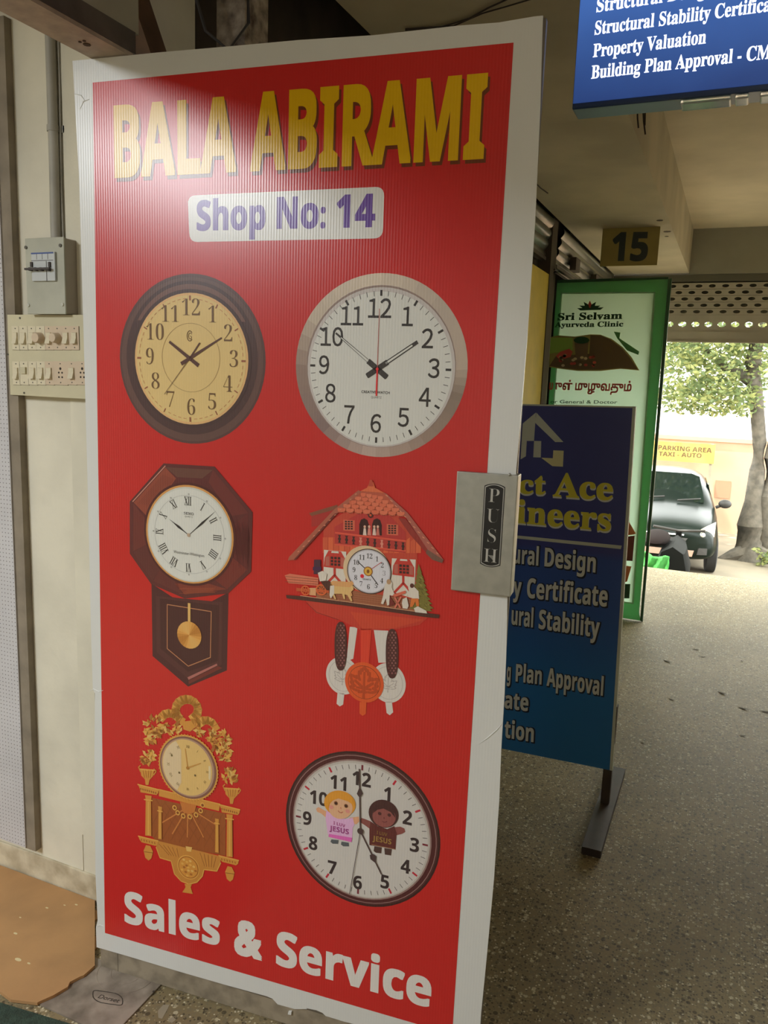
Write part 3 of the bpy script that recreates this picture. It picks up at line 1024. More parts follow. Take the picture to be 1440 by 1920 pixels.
# dial
q = DP.px(*C(706, 780)); rr = abs(DP.px(*C(868, 780))[0] - q[0]); ry_ = abs(DP.px(*C(706, 616))[1] - q[1])
a.ell((q[0] - .006, q[1] + .004), rr * 1.12, ry_ * 1.10, ink(176, 152, 122), 9)
a.ell(q, rr * 1.06, ry_ * 1.06, ink(58, 40, 34), 10)
a.ell(q, rr * 1.02, ry_ * 1.02, ink(150, 146, 150), 11)
a.ell(q, rr * .97, ry_ * .97, ink(180, 178, 184), 12)
for n_ in range(1, 13):
    a.textm(str(n_), polar(q, n_ * 30, rr * .72, ry_ * .72), .0098, K_dk if n_ != 3 else ink(130, 126, 130), 13, 'S', -.008, asp=.85)
h0 = DP.px(*C(700, 778))
for tip, w_, col in (((622, 705), .0018, K_num), ((775, 882), .0018, K_num), ((803, 708), .0012, ink(150, 60, 66))):
    q2 = DP.px(*C(*tip)); a.line([h0, q2], w_, col, 14)
a.ell(h0, .0098, .0100, ink(120, 66, 28), 15, n=24); a.ell(h0, .0082, .0084, ink(186, 146, 60), 16, n=24); a.ell(h0, .003, .004, ink(110, 70, 30), 17, n=12)
a.ell(DP.px(*C(654, 815)), .0042, .0042, ink(188, 34, 50), 13, n=14)
a.textm('QUARTZ', DP.px(*C(690, 840)), .0030, K_dk, 13, 'R', .02)
# ledge edge and figures on it
a.ppoly(P((70, 960), (200, 970), (560, 1020), (1130, 1095), (1245, 1110), (1240, 1138), (1130, 1128), (560, 1045), (75, 985)), ink(66, 34, 30), 9)
a.pline(P((180, 965), (560, 1015), (1150, 1098)), 1.0, ink(182, 140, 110), 10)
a.ppoly(P((60, 810), (100, 797), (318, 828), (318, 890), (90, 870)), ink(172, 96, 74), 9)
for k in range(3):
    a.pline(P((66, 818 + k * 20), (315, 842 + k * 18)), .8, ink(112, 54, 40), 10)
a.ppoly(P((285, 690), (335, 690), (335, 800), (282, 800)), ink(60, 36, 50), 9)
a.ppoly(P((276, 745), (340, 745), (340, 772), (276, 772)), ink(56, 30, 60), 10)
for c_, r_ in (((220, 925), 36), ((340, 920), 42)):
    qq = DP.px(*C(*c_)); rr2 = abs(DP.px(*C(c_[0] + r_, c_[1]))[0] - qq[0])
    a.ell(qq, rr2, rr2, ink(178, 84, 46), 11, inner=(rr2 * .72, rr2 * .72), n=20)
    for an in range(0, 180, 45):
        d_ = Vector((math.cos(math.radians(an)), math.sin(math.radians(an)))) * rr2 * .8
        a.line([tuple(Vector(qq) - d_), tuple(Vector(qq) + d_)], .0016, ink(178, 84, 46), 11)
a.ppoly(P((150, 905), (400, 925), (400, 945), (150, 930)), ink(160, 70, 40), 10)
a.ppoly(P((250, 905), (300, 905), (300, 965), (250, 960)), ink(190, 140, 100), 11)
# driver and two oxen
a.ppoly(P((315, 790), (350, 775), (385, 800), (375, 850), (330, 855)), CW, 12)
a.ppoly(P((335, 855), (400, 850), (460, 920), (380, 920)), ink(64, 34, 30), 12)
for (dx_, dy_), c_ in (((0, -40), (176, 130, 84)), ((0, 0), (192, 158, 104))):
    body = [(410, 900), (430, 885), (560, 895), (580, 880), (590, 910), (560, 940), (580, 1000), (568, 1004), (540, 955), (520, 950), (525, 985), (512, 985), (500, 945), (440, 945), (455, 985), (445, 987), (422, 945), (420, 975), (408, 975)]
    a.ppoly(P(*[(x + dx_, y + dy_ + 5) for x, y in body]), ink(*c_), 12 if dy_ else 13)
a.ppoly(P((410, 890), (440, 885), (440, 950), (415, 985), (405, 960)), CW, 14)
# wood choppers, trestle, dog, fir tree
a.ppoly(P((845, 855), (870, 848), (885, 870), (880, 900), (905, 960), (880, 965), (865, 960), (860, 1035), (845, 1040), (835, 985), (815, 1030), (798, 1025), (815, 960), (825, 890)), CW, 13)
a.ell(DP.px(*C(858, 858)), .0048, .0055, ink(150, 120, 92), 14, n=12)
a.ppoly(P((850, 980), (870, 975), (905, 1030), (860, 1050)), ink(96, 34, 32), 12)
a.pline(P((905, 980), (945, 1055)), 3, ink(176, 96, 80), 13); a.pline(P((950, 975), (905, 1055)), 3, ink(176, 96, 80), 13)
a.ppoly(P((890, 955), (985, 925), (990, 945), (900, 975)), ink(172, 84, 66), 14)
a.ppoly(P((1005, 900), (1040, 885), (1085, 930), (1090, 990), (1040, 985), (1010, 960), (985, 960), (990, 945), (1015, 940)), CW, 14)
a.ell(DP.px(*C(1035, 888)), .0042, .0048, ink(70, 34, 30), 15, n=12)
a.ppoly(P((1030, 985), (1085, 985), (1090, 1045), (1070, 1045), (1060, 1010), (1040, 1050), (1020, 1050)), ink(176, 96, 46), 14)
a.ppoly(P((965, 990), (995, 975), (1010, 1040), (1000, 1065), (965, 1060), (958, 1020)), CW, 14)
a.ppoly(P((1050, 1060), (1080, 1045), (1145, 1080), (1150, 1100), (1060, 1090)), CW, 15)
fir = [(1085, 720)]
for k in range(9):
    y = 790 + k * 34; w_ = 14 + k * 11.5
    fir.append((1095 + w_, y)); fir.append((1095 + w_ * .72, y + 6))
fir += [(1190, 1085), (1060, 1075)]
for k in range(8, -1, -1):
    y = 790 + k * 34; w_ = 14 + k * 7
    fir.append((1085 - w_ * .60, y + 6)); fir.append((1085 - w_, y))
a.ppoly(P(*fir), ink(100, 92, 42), 9)
for k in range(46):
    yy = 820 + random.random() * 245; xx = 1095 + (random.random() - .35) * (yy - 730) * .30
    a.pline(P((xx, yy), (xx + 14, yy + 8)), 1.0, ink(128, 118, 58) if k % 2 else ink(74, 70, 30), 10)
a.build('printed_cuckoo_clock', red, 'printed picture of a chalet cuckoo clock with pine cone weights')

# ---- picture 5: gilded ornate clock
a = Art(DP, A0)
C = crop(230, 1290, 250 / 1200)
P = lambda *l: [C(*q) for q in l]
G1, G2, G3, G4 = ink(168, 116, 50), ink(190, 142, 68), ink(138, 84, 36), ink(112, 62, 30)
GL = ink(204, 164, 92)


def band(pts, wpx, c1, c2, l):
    """pleated ribbon"""
    for i in range(len(pts) - 1):
        (x0, y0), (x1, y1) = pts[i], pts[i + 1]
        a.pline(P((x0, y0), (x1, y1)), wpx, c1 if i % 2 else c2, l)
        a.pline(P(*[((x0 + x1) / 2 + dx_, (y0 + y1) / 2 + dy_) for dx_, dy_ in ((-(y1 - y0) * .9, (x1 - x0) * .9), ((y1 - y0) * .9, -(x1 - x0) * .9))]), .8, G3, l + 1)


lp = [(580 + 100 * math.cos(math.radians(t)), 195 - 95 * math.sin(math.radians(t))) for t in range(-62, 245, 22)]
band(lp, 15, G1, G2, 2)
band([(545, 300), (500, 270), (460, 235), (420, 225), (380, 235), (345, 270)], 14, G2, G1, 2)
band([(630, 310), (690, 320), (730, 290), (770, 290), (810, 310), (845, 365)], 14, G2, G1, 2)
a.ppoly(P((540, 300), (620, 290), (660, 350), (610, 390), (550, 370)), G1, 4)
for c_, n_, rr_ in (((285, 350), 26, 90), ((250, 450), 8, 55), ((395, 380), 8, 50), ((880, 480), 26, 95), ((930, 590), 10, 60), ((790, 430), 7, 50), ((235, 625), 16, 62), ((972, 790), 16, 66), ((690, 390), 6, 40), ((500, 360), 6, 40)):
    for k in range(n_ * 2):
        an = random.random() * 2 * math.pi; rr2 = rr_ * math.sqrt(random.random())
        x, y = c_[0] + math.cos(an) * rr2, c_[1] + math.sin(an) * rr2 * 1.1
        s_ = 22 + random.random() * 14; t = random.random() * 6.28
        d1, d2 = (math.cos(t) * s_, math.sin(t) * s_), (-math.sin(t) * s_ * .5, math.cos(t) * s_ * .5)
        a.ppoly(P((x - d1[0], y - d1[1]), (x + d2[0], y + d2[1]), (x + d1[0], y + d1[1]), (x - d2[0], y - d2[1])), (G1, G2, G3, GL)[k % 4], 3 + k % 3)
# urns
for ux, uy in ((225, 770), (985, 940)):
    a.ppoly(P((ux - 65, uy - 45), (ux + 62, uy - 35), (ux + 52, uy + 20), (ux + 20, uy + 55), (ux + 10, uy + 100), (ux - 15, uy + 100), (ux - 22, uy + 50), (ux - 55, uy + 15)), G1, 3)
    a.pline(P((ux - 70, uy - 42), (ux + 66, uy - 32)), 2.5, G2, 4)
    a.pline(P((ux - 62, uy - 20), (ux - 78, uy - 60), (ux - 62, uy - 75)), 1.8, G1, 4)
    a.pline(P((ux + 58, uy + 10), (ux + 80, uy - 25), (ux + 60, uy - 45)), 1.8, G1, 4)
    for k in range(4):
        a.pline(P((ux - 40 + k * 25, uy - 30), (ux - 25 + k * 17, uy + 35)), .7, G3, 5)
# lattice back panel
a.ppoly(P((265, 985), (930, 1130), (930, 1510), (330, 1400), (262, 1330)), ink(126, 68, 32), 1)
for k in range(9):
    a.pline(P((300 + k * 75, 1000 + k * 16), (300 + k * 75 + 230, 1000 + k * 16 + 330)), .7, G4, 2) if k < 6 else None
    a.pline(P((380 + k * 75, 1030 + k * 14), (380 + k * 75 - 170, 1030 + k * 14 + 300)), .7, G4, 2)
for tx, ty in ((330, 1225), (450, 1310), (585, 1340), (730, 1340), (860, 1240)):
    a.pline(P((590, 1070), (tx, ty)), 2.2, ink(162, 100, 50), 3)
# entablature
a.ppoly(P((330, 905), (880, 1040), (870, 1105), (330, 970)), G1, 4)
a.pline(P((330, 910), (880, 1042)), 1.6, G2, 5)
for x, y in ((140, 860), (870, 1040)):
    a.ppoly(P((x, y), (x + 190, y + 50), (x + 185, y + 80), (x + 170, y + 100), (x + 25, y + 75), (x + 20, y + 45)), G1, 5)
    a.pline(P((x, y + 4), (x + 190, y + 52)), 2.0, G2, 6)
    for k in range(8):
        a.pline(P((x + 26 + k * 19, y + 38 + k * 5), (x + 30 + k * 19, y + 52 + k * 5)), 1.6, G4, 6)
# columns
for x, y0, y1, w_ in ((235, 960, 1330, 30), (965, 1130, 1520, 30), (340, 1060, 1360, 18), (852, 1170, 1480, 18)):
    a.ppoly(P((x - w_, y0), (x + w_, y0 + 8), (x + w_ * .8, y0 + 50), (x + w_ * .95, y1), (x - w_ * .95, y1 - 6), (x - w_ * .8, y0 + 45)), G1, 4)
    a.ppoly(P((x - w_ * .2, y0 + 60), (x + w_ * .25, y0 + 60), (x + w_ * .3, y1 - 10), (x - w_ * .25, y1 - 10)), G2, 5)
    a.pline(P((x - w_ * 1.25, y0 + 40), (x + w_ * 1.25, y0 + 50)), 2.0, G2, 6)
    a.pline(P((x + w_ * .85, y0 + 50), (x + w_ * .95, y1)), .9, G4, 6)
# half-round fan with beads
for k in range(7):
    an = math.radians(195 + k * 27)
    x, y = 595 + math.cos(an) * 128, 1045 - math.sin(an) * 110
    q = DP.px(*C(x, y)); a.ell(q, .0062, .0066, G2, 6, n=14); a.ell(q, .0034, .0036, G4, 7, n=12)
a.ppoly(P((520, 1020), (670, 1050), (650, 1115), (600, 1135), (545, 1110)), ink(160, 96, 44), 6)
# bracket base
for x, y in ((145, 1325), (868, 1500)):
    a.ppoly(P((x, y), (x + 180, y + 45), (x + 175, y + 78), (x + 155, y + 92), (x + 30, y + 60), (x + 8, y + 30)), G1, 5)
    a.pline(P((x, y + 4), (x + 180, y + 48)), 2.0, G2, 6)
    for k in range(6):
        a.pline(P((x + 26 + k * 24, y + 30 + k * 6), (x + 30 + k * 24, y + 44 + k * 6)), 2.2, G3, 6)
a.ppoly(P((310, 1370), (880, 1510), (885, 1570), (850, 1645), (735, 1630), (720, 1690), (670, 1745), (600, 1762), (530, 1735), (470, 1670), (440, 1560), (340, 1525), (305, 1430)), ink(160, 108, 48), 3)
a.pline(P((305, 1430), (340, 1525), (440, 1555), (470, 1670), (530, 1735), (600, 1762), (670, 1745), (720, 1690), (735, 1630), (850, 1645), (885, 1570)), 1.8, G2, 4)
for k in range(5):
    a.pline(P((330 + k * 40, 1400 + k * 10), (420 + k * 22, 1500 + k * 5)), .7, G4, 4)
    a.pline(P((700 + k * 36, 1480 + k * 9), (740 + k * 20, 1600 + k * 3)), .7, G4, 4)
q = DP.px(*C(595, 1610)); rr = abs(DP.px(*C(695, 1610))[0] - q[0])
a.ell(q, rr, rr * 1.02, G2, 5); a.ell(q, rr * .92, rr * .94, G3, 6); a.ell(q, rr * .84, rr * .86, G1, 7)
for k in range(16):
    an = k * 2.4; r2 = rr * .75 * math.sqrt(k / 16)
    a.ell((q[0] + math.cos(an) * r2, q[1] + math.sin(an) * r2), rr * .13, rr * .10, (G2, G3, GL)[k % 3], 8, n=8)
for x, y in ((232, 1470), (965, 1660)):
    a.ppoly(P((x - 18, y - 60), (x + 20, y - 52), (x + 45, y), (x + 30, y + 60), (x + 5, y + 80), (x - 25, y + 55), (x - 40, y - 10)), G1, 4)
    a.pline(P((x - 34, y), (x + 40, y + 10)), 1.0, G4, 5)
a.ppoly(P((560, 1760), (625, 1765), (615, 1790), (635, 1850), (540, 1835), (570, 1788)), G1, 4)
a.ppoly(P((570, 1420), (630, 1430), (620, 1470), (580, 1465)), GL, 5)
# dial
l_, r_, t_, b_ = DP.px(*C(332, 690)), DP.px(*C(862, 740)), DP.px(*C(560, 415)), DP.px(*C(640, 1010))
fc = ((l_[0] + r_[0]) / 2, (t_[1] + b_[1]) / 2); fx, fy = (r_[0] - l_[0]) / 2, (t_[1] - b_[1]) / 2
a.ell(fc, fx, fy, G2, 8)
for k in range(60):
    q = polar(fc, k * 6, fx * 1.0, fy * 1.0); a.ell(q, .0022, .0022, G1, 9, n=8)
a.ell(fc, fx * .955, fy * .955, ink(108, 72, 60), 10)
a.ell((fc[0] - .001, fc[1]), fx * .90, fy * .90, ink(142, 112, 94), 11)
a.ell((fc[0] - .002, fc[1]), fx * .845, fy * .86, ink(178, 148, 92), 12)
a.poly([(fc[0] + fx * .845 * math.cos(math.radians(t)), fc[1] + fy * .86 * math.sin(math.radians(t))) for t in range(118, 250, 6)] + [(fc[0] - fx * .22, fc[1] - fy * .5), (fc[0] - fx * .22, fc[1] + fy * .5)], ink(176, 156, 124), 13)
a.poly([(fc[0] + fx * .78 * math.cos(math.radians(t)), fc[1] + fy * .8 * math.sin(math.radians(t))) for t in range(-18, 18, 4)] + [(fc[0] + fx * .70, fc[1] + fy * .2), (fc[0] + fx * .70, fc[1] - fy * .2)], ink(196, 178, 140), 13)
for n_, t in enumerate(('I', 'II', 'III', 'IV', 'V', 'VI', 'VII', 'VIII', 'IX', 'X', 'XI', 'XII'), 1):
    a.textm(t, polar(fc, n_ * 30, fx * .66, fy * .66), .0066, ink(104, 82, 46), 14, 'R', 0, rot=-math.radians(n_ * 30), asp=.8)
hand(a, fc, 352, fx * .6, .0034, .004, ink(160, 118, 60), 15, .0016)
hand(a, fc, 62, fx * .5, .0042, .004, ink(160, 118, 60), 15, .002)
a.ell(fc, .004, .004, ink(140, 96, 40), 16, n=12)
for q in ((518, 755), (660, 780), (450, 600)):
    a.ell(DP.px(*C(*q)), .0026, .0028, ink(92, 76, 46), 15, n=10)
a.build('printed_gilt_clock', red, 'printed picture of an ornate gilded clock with columns and a ribbon bow')

# ---- picture 6: dark rimmed clock with two cartoon children
a = Art(DP, A0)
C = crop(520, 1390, 320 / 1440)
P = lambda *l: [C(*q) for q in l]
l_, r_, t_, b_ = DP.px(*C(73, 620)), DP.px(*C(1378, 860)), DP.px(*C(650, 78)), DP.px(*C(850, 1418))
oc = ((l_[0] + r_[0]) / 2, (t_[1] + b_[1]) / 2); rx, ry = (r_[0] - l_[0]) / 2, (t_[1] - b_[1]) / 2
l_, r_, t_, b_ = DP.px(*C(145, 620)), DP.px(*C(1292, 840)), DP.px(*C(640, 155)), DP.px(*C(840, 1345))
fc = ((l_[0] + r_[0]) / 2, (t_[1] + b_[1]) / 2); fx, fy = (r_[0] - l_[0]) / 2, (t_[1] - b_[1]) / 2
a.ell(oc, rx, ry, ink(46, 22, 22), 0)
a.ell(oc, rx * .975, ry * .975, ink(64, 32, 32), 1)
a.ell(oc, rx * .955, ry * .955, ink(122, 90, 88), 2)
a.ell(oc, rx * .945, ry * .945, ink(64, 26, 28), 3)
a.ell(fc, fx * 1.02, fy * 1.02, ink(120, 96, 92), 4)
a.ell(fc, fx, fy, ink(152, 146, 140), 5)
a.ell((fc[0], fc[1] - .001), fx * .975, fy * .975, ink(164, 160, 156), 6)
K6 = ink(44, 34, 36)
for k in range(60):
    if k % 5:
        a.line([polar(fc, k * 6, fx * .90, fy * .885), polar(fc, k * 6, fx * .962, fy * .945)], .0011, K6, 7)
    else:
        a.line([polar(fc, k * 6, fx * .90, fy * .885), polar(fc, k * 6, fx * .966, fy * .952)], .0044, ink(150, 30, 46) if k % 15 else ink(96, 34, 44), 7)
for n_, (x, y) in {12: (715, 315), 1: (930, 440), 2: (1100, 640), 3: (1160, 870), 4: (1085, 1050), 5: (910, 1180), 6: (680, 1185), 7: (465, 1060), 8: (305, 855), 9: (255, 645), 10: (352, 475), 11: (518, 345)}.items():
    a.textm(str(n_), DP.px(*C(x, y)), .0312, K6, 7, 'B', .008, asp=.9)
I_sk, I_hr, I_pk, I_pkd = ink(196, 146, 112), ink(206, 142, 48), ink(188, 148, 182), ink(176, 84, 148)
# fair-haired child
a.ppoly(P((405, 580), (430, 590), (415, 640), (375, 605), (340, 590), (330, 565), (350, 550)), I_sk, 8)
a.ppoly(P((610, 640), (690, 630), (695, 670), (670, 695), (630, 690)), I_sk, 8)
a.ppoly(P((418, 580), (470, 605), (580, 650), (640, 640), (655, 700), (640, 720), (635, 820), (430, 780), (410, 640)), I_pk, 9)
a.ppoly(P((440, 775), (635, 808), (630, 845), (435, 800)), I_pkd, 10)
a.ppoly(P((460, 822), (520, 828), (515, 860), (470, 858), (452, 842)), ink(70, 74, 78), 9)
a.ppoly(P((545, 840), (605, 850), (608, 880), (560, 880), (540, 865)), ink(70, 74, 78), 9)
hair = [(532 + 133 * math.cos(math.radians(t)) * (1 if t > 0 else 1), 520 - 110 * math.sin(math.radians(t)) + 12 * math.cos(math.radians(t))) for t in range(0, 360, 12)]
a.ppoly(P(*hair), I_hr, 11)
face = [(540 + 100 * math.cos(math.radians(t)), 560 - 88 * math.sin(math.radians(t))) for t in range(0, 360, 12)]
a.ppoly(P(*face), ink(206, 162, 128), 12)
a.ppoly(P((420, 500), (450, 430), (540, 410), (630, 455), (660, 540), (600, 500), (520, 475), (450, 500), (430, 560)), I_hr, 13)
for ex, ey in ((500, 515), (585, 538)):
    a.ell(DP.px(*C(ex, ey)), .0045, .0046, ink(96, 54, 30), 14, n=14); a.ell(DP.px(*C(ex, ey)), .0024, .0024, ink(40, 26, 24), 15, n=10)
for ex, ey in ((460, 548), (598, 582)):
    a.ell(DP.px(*C(ex, ey)), .0052, .0046, ink(204, 136, 124), 14, n=14)
a.ell(DP.px(*C(540, 555)), .0016, .002, ink(172, 104, 82), 14, n=8)
a.pline(P((518, 578), (530, 592), (545, 596), (558, 588)), 1.1, ink(140, 60, 52), 14)
a.text('I LUV', C(478, 694), C(576, 722), 6.0, ink(136, 62, 110), 11, 'B', 0)
a.text('JESUS', C(445, 745), C(606, 780), 9.5, ink(128, 56, 108), 11, 'B', .01)
# dark-haired child in a brown top
I_sb, I_bt = ink(112, 62, 58), ink(78, 34, 32)
a.ppoly(P((790, 670), (740, 650), (710, 640), (705, 680), (745, 705), (785, 735)), I_sb, 8)
a.ppoly(P((985, 720), (1040, 715), (1075, 730), (1082, 760), (1055, 775), (1000, 790)), I_sb, 8)
a.ppoly(P((790, 670), (850, 710), (930, 735), (990, 710), (1010, 770), (1000, 905), (780, 870), (780, 730)), I_bt, 9)
a.pline(P((800, 865), (1000, 905)), 1.5, ink(120, 84, 60), 10)
a.ppoly(P((822, 880), (885, 890), (880, 940), (835, 935), (815, 920)), ink(64, 44, 40), 8)
a.ppoly(P((905, 895), (970, 905), (962, 958), (910, 950)), ink(64, 44, 40), 8)
a.ppoly(P(*[(900 + 126 * math.cos(math.radians(t)), 605 - 118 * math.sin(math.radians(t)) + 14 * math.cos(math.radians(t))) for t in range(0, 360, 12)]), ink(58, 32, 32), 11)
a.ppoly(P(*[(905 + 98 * math.cos(math.radians(t)), 630 - 88 * math.sin(math.radians(t)) + 8 * math.cos(math.radians(t))) for t in range(0, 360, 12)]), ink(118, 66, 62), 12)
a.ppoly(P((810, 600), (840, 545), (905, 530), (985, 575), (1000, 640), (960, 590), (900, 560), (850, 570)), ink(58, 32, 32), 13)
for ex, ey in ((868, 602), (948, 615)):
    a.ell(DP.px(*C(ex, ey)), .0040, .0038, ink(66, 34, 34), 14, n=12)
a.ell(DP.px(*C(905, 640)), .0018, .002, ink(96, 50, 48), 14, n=8)
a.pline(P((888, 668), (910, 676), (930, 668)), 1.0, ink(84, 38, 40), 14)
a.text('I LUV', C(842, 775), C(930, 795), 6.0, ink(112, 82, 44), 11, 'B', 0)
a.text('JESUS', C(808, 830), C(965, 864), 9.5, ink(128, 98, 52), 11, 'B', .01)
# hands
c0 = DP.px(*C(706, 750))
H6 = ink(60, 44, 44)
q = DP.px(*C(697, 228)); m_ = DP.px(*C(700, 430))
a.line([c0, q], .0030, H6, 15)
a.poly([DP.px(*C(*z)) for z in ((700, 375), (726, 435), (700, 470), (676, 435))], H6, 16)
q = DP.px(*C(882, 1112)); a.line([c0, q], .0030, H6, 15)
a.poly([DP.px(*C(*z)) for z in ((835, 1020), (790, 985), (785, 950), (812, 940), (838, 960))], H6, 16)
q = DP.px(*C(615, 1278)); a.line([c0, q], .0014, H6, 16)
a.ell(c0, .0072, .0072, H6, 17, n=24)
a.build('printed_children_clock', red, 'printed picture of a dark rimmed clock with two cartoon children')

# ---- bottom rail, tape scraps, push plate
mb = MB()
mb.obox(DP.at(0.004, 0.004, -0.006), DU * 0.974, Vector((0, 0, 0.062)), DN * -0.022, M_rail)
mb.obox(DP.at(0.055, 0.004, -0.0055), DU * 0.001, Vector((0, 0, 0.060)), DN * -0.002, M_aludark)
mb.build('bottom_rail', door, bevel=0.0015)
mb = MB()
for pts in (((505, 1868), (560, 1882), (575, 1893), (552, 1893), (520, 1884)), ((600, 1896), (690, 1918), (640, 1915), (610, 1906)), ((540, 1898), (546, 1898), (545, 1904), (539, 1903))):
    mb.prism([DP.w(x, y, -0.0015) for x, y in pts], DN * -0.0042, M_white)
mb.build('torn_sheet_remnant', door)
M_steel = mat('brushed_steel', (186, 186, 178), 0.42, 0.75, noise=0.06, nscale=40)
q = [DP.px(*z) for z in ((857.6, 882), (958, 888), (946, 1119), (849.5, 1104))]
mb = MB()
x0 = (q[0][0] + q[3][0]) / 2; x1 = 0.983; z1 = q[0][1]; z0 = q[3][1]
mb.obox(DP.at(x0, z0, 0.0012), DU * (x1 - x0), Vector((0, 0, z1 - z0)), DN * 0.011, M_steel)
mb.obox(DP.at(x1 - 0.012, z0, -0.028), DU * 0.012, Vector((0, 0, z1 - z0)), DN * 0.030, M_steel)
plate = mb.build('push_plate', door, bevel=0.002)
PP = Plane(DP.at(0, 0, 0.0125), DU, (0, 0, 1), DN)
a = Art(PP)
C = crop(820, 860, 180 / 1234)
K1, K2 = mat('badge_black', (34, 33, 32), 0.4), mat('badge_silver', (190, 188, 182), 0.4, 0.2)


def badge(x0, x1, z0, z1, bow):
    n_ = 8
    return [(x0 + (x1 - x0) * k / n_, z1 + bow * 4 * (k / n_) * (1 - k / n_)) for k in range(n_ + 1)] + [(x1 - (x1 - x0) * k / n_, z0 - bow * 4 * (k / n_) * (1 - k / n_)) for k in range(n_ + 1)]


tlq, brq = PP.px(*C(602, 345)), PP.px(*C(815, 1372))
trq, blq = PP.px(*C(868, 352)), PP.px(*C(552, 1350))
bx0, bx1 = (tlq[0] + blq[0]) / 2, (trq[0] + brq[0]) / 2
bz1, bz0 = tlq[1], (blq[1] + brq[1]) / 2
for k, (e, mt) in enumerate(((0, K1), (.0016, K2), (.0030, K1))):
    a.poly(badge(bx0 + e, bx1 - e, bz0 + e, bz1 - e, .0052), mt, 1 + k)
for i, ch in enumerate('PUSH'):
    x = (bx0 + bx1) / 2
    z = bz1 - (bz1 - bz0) * (0.115 + i * 0.256)
    a.textm(ch, (x, z), (bz1 - bz0) * .175, K2, 5, 'S', -.022, asp=.92 if ch != 'U' else .9)
a.build('push_badge', plate, 'black badge with upright silver lettering')
mb = MB()
sc_p = PP.px(*C(928, 206))
mb.sphere(DP.at(sc_p[0], sc_p[1], 0.0124), .0032, M_steel, 6)
mb.build('screw', plate)

# ================================================================== SHOP SIDE WALL FITTINGS
WP = on_y(WY)
# pegboard
peg = thing('pegboard', (-2.0, WY - 0.03, 0.09), 'white perforated pegboard fixed to the cream wall at the far left', 'pegboard')
M_peg = mat('white_hardboard', (206, 204, 206), 0.6, noise=0.05, nscale=6)
M_hole = mat('peg_hole', (104, 98, 98), 0.9)
PF = on_y(WY - 0.026)
x1 = PF.px(68, 1597)[0] + 0.0; z0 = PF.px(68, 1597)[1]
edge = [PF.px(*q) for q in ((0, 150), (18, 440), (36, 747), (45, 1000), (57, 1300), (68, 1597))]
mb = MB().box((-2.25, WY - 0.026, z0), (-1.77, WY - 0.022, 2.35), M_peg)
pb = mb.build('perforated_sheet', peg)
mb = MB()
zz = z0 + 0.006
r_ = 0
while zz < 2.34:
    xx = -1.7745
    while xx > -1.99:
        c_ = []
        for k in range(6):
            an = math.pi / 3 * k
            c_.append((xx + math.cos(an) * .0016, WY - 0.02615, zz + math.sin(an) * .0016))
        mb.add(c_, [tuple(range(6))[::-1]], M_hole)
        xx -= 0.0115
    zz += 0.0115
mb.build('peg_hole_pattern', pb)
MB().box((-1.79, WY - 0.0215, z0 - 0.004), (-1.735, WY - 0.0005, 2.35), mat('batten_wood', (150, 138, 120), 0.8, noise=0.15, nscale=12)).build('batten', peg)
# PVC conduit with saddle clips
cx, cy_ = WP.px(103, 240)[0] + 0.008, WY - 0.014
pvc = thing('conduit_pipe', (cx, cy_, 1.82), 'grey upright conduit pipe entering the breaker box from above', 'pipe')
M_pvc = mat('grey_pvc', (176, 172, 160), 0.55, noise=0.1, nscale=10)
MB().tube([(cx, cy_, 1.80), (cx - .001, cy_, 1.86), (cx + .001, cy_, 2.0), (cx, cy_, 2.35), (cx, cy_, 2.65)], 0.0125, M_pvc, 16).build('pipe', pvc)
mb = MB()
for z in (WP.px(112, 244)[1],):
    mb.obox((cx - .026, WY - .004, z - .008), (.052, 0, 0), (0, .0035, 0), (0, 0, .016), M_pvc)
    mb.tube([(cx, cy_, z - .007), (cx, cy_, z + .007)], .0145, M_pvc, 16)
mb.build('saddle_clip', pvc)
mb = MB()
mb.tube([(cx + .016, WY - .006, 1.80), (cx + .014, WY - .006, 1.95), (cx + .018, WY - .006, 2.2), (cx + .014, WY - .006, 2.65)], .0022, M_pvc, 6)
mb.build('loose_wire', pvc)
# breaker box
FB = on_y(WY - 0.046)
mq = [FB.px(*q) for q in ((45, 449), (118.5, 442), (123.5, 588.5), (53, 589))]
bx0, bx1, bz0, bz1 = (mq[0][0] + mq[3][0]) / 2, (mq[1][0] + mq[2][0]) / 2, mq[3][1], (mq[0][1] + mq[1][1]) / 2
M_mcb = mat('grey_enamel', (184, 184, 168), 0.5, noise=0.06, nscale=14)
box = thing('breaker_box', ((bx0 + bx1) / 2, WY, bz0), 'grey circuit breaker box mounted above the switchboard', 'breaker box')
MB().box((bx0 + .002, WY - .042, bz0 + .002), (bx1 - .001, WY - .0005, bz1 - .002), mat('box_side_enamel', (164, 154, 140), 0.55, noise=.06)).build('box_body', box, bevel=.002)
cov = MB().box((bx0, WY - .046, bz0), (bx1, WY - .0415, bz1), M_mcb).build('cover', box, bevel=.0015)
C = crop(0, 420, 180 / 960)
scr = MB()
M_scr = mat('dull_screw', (96, 92, 84), 0.5, 0.4)
M_scr2 = mat('bright_screw', (196, 196, 188), 0.35, 0.6)
for x, y, mt in ((262, 235, M_scr), (606, 215, M_scr), (287, 812, M_scr2), (627, 805, M_scr2)):
    p = FB.w(*C(x, y))
    MB().tube([p, p + Vector((0, -.0025, 0))], .0042, mt, 12).build('screw', cov)
mcb = MB()
M_mw, M_mb, M_mk = mat('breaker_white', (196, 200, 200), 0.5), mat('breaker_blue', (72, 92, 150), 0.5), mat('breaker_black', (66, 58, 56), 0.5)
fb = lambda x, y: FB.px(*C(x, y))
a0, a1, a2, a3 = fb(330, 290), fb(552, 290), fb(590, 572), fb(335, 575)
mcb.box((a0[0], WY - .052, a3[1]), (a2[0] - .006, WY - .0462, a0[1]), M_mw)
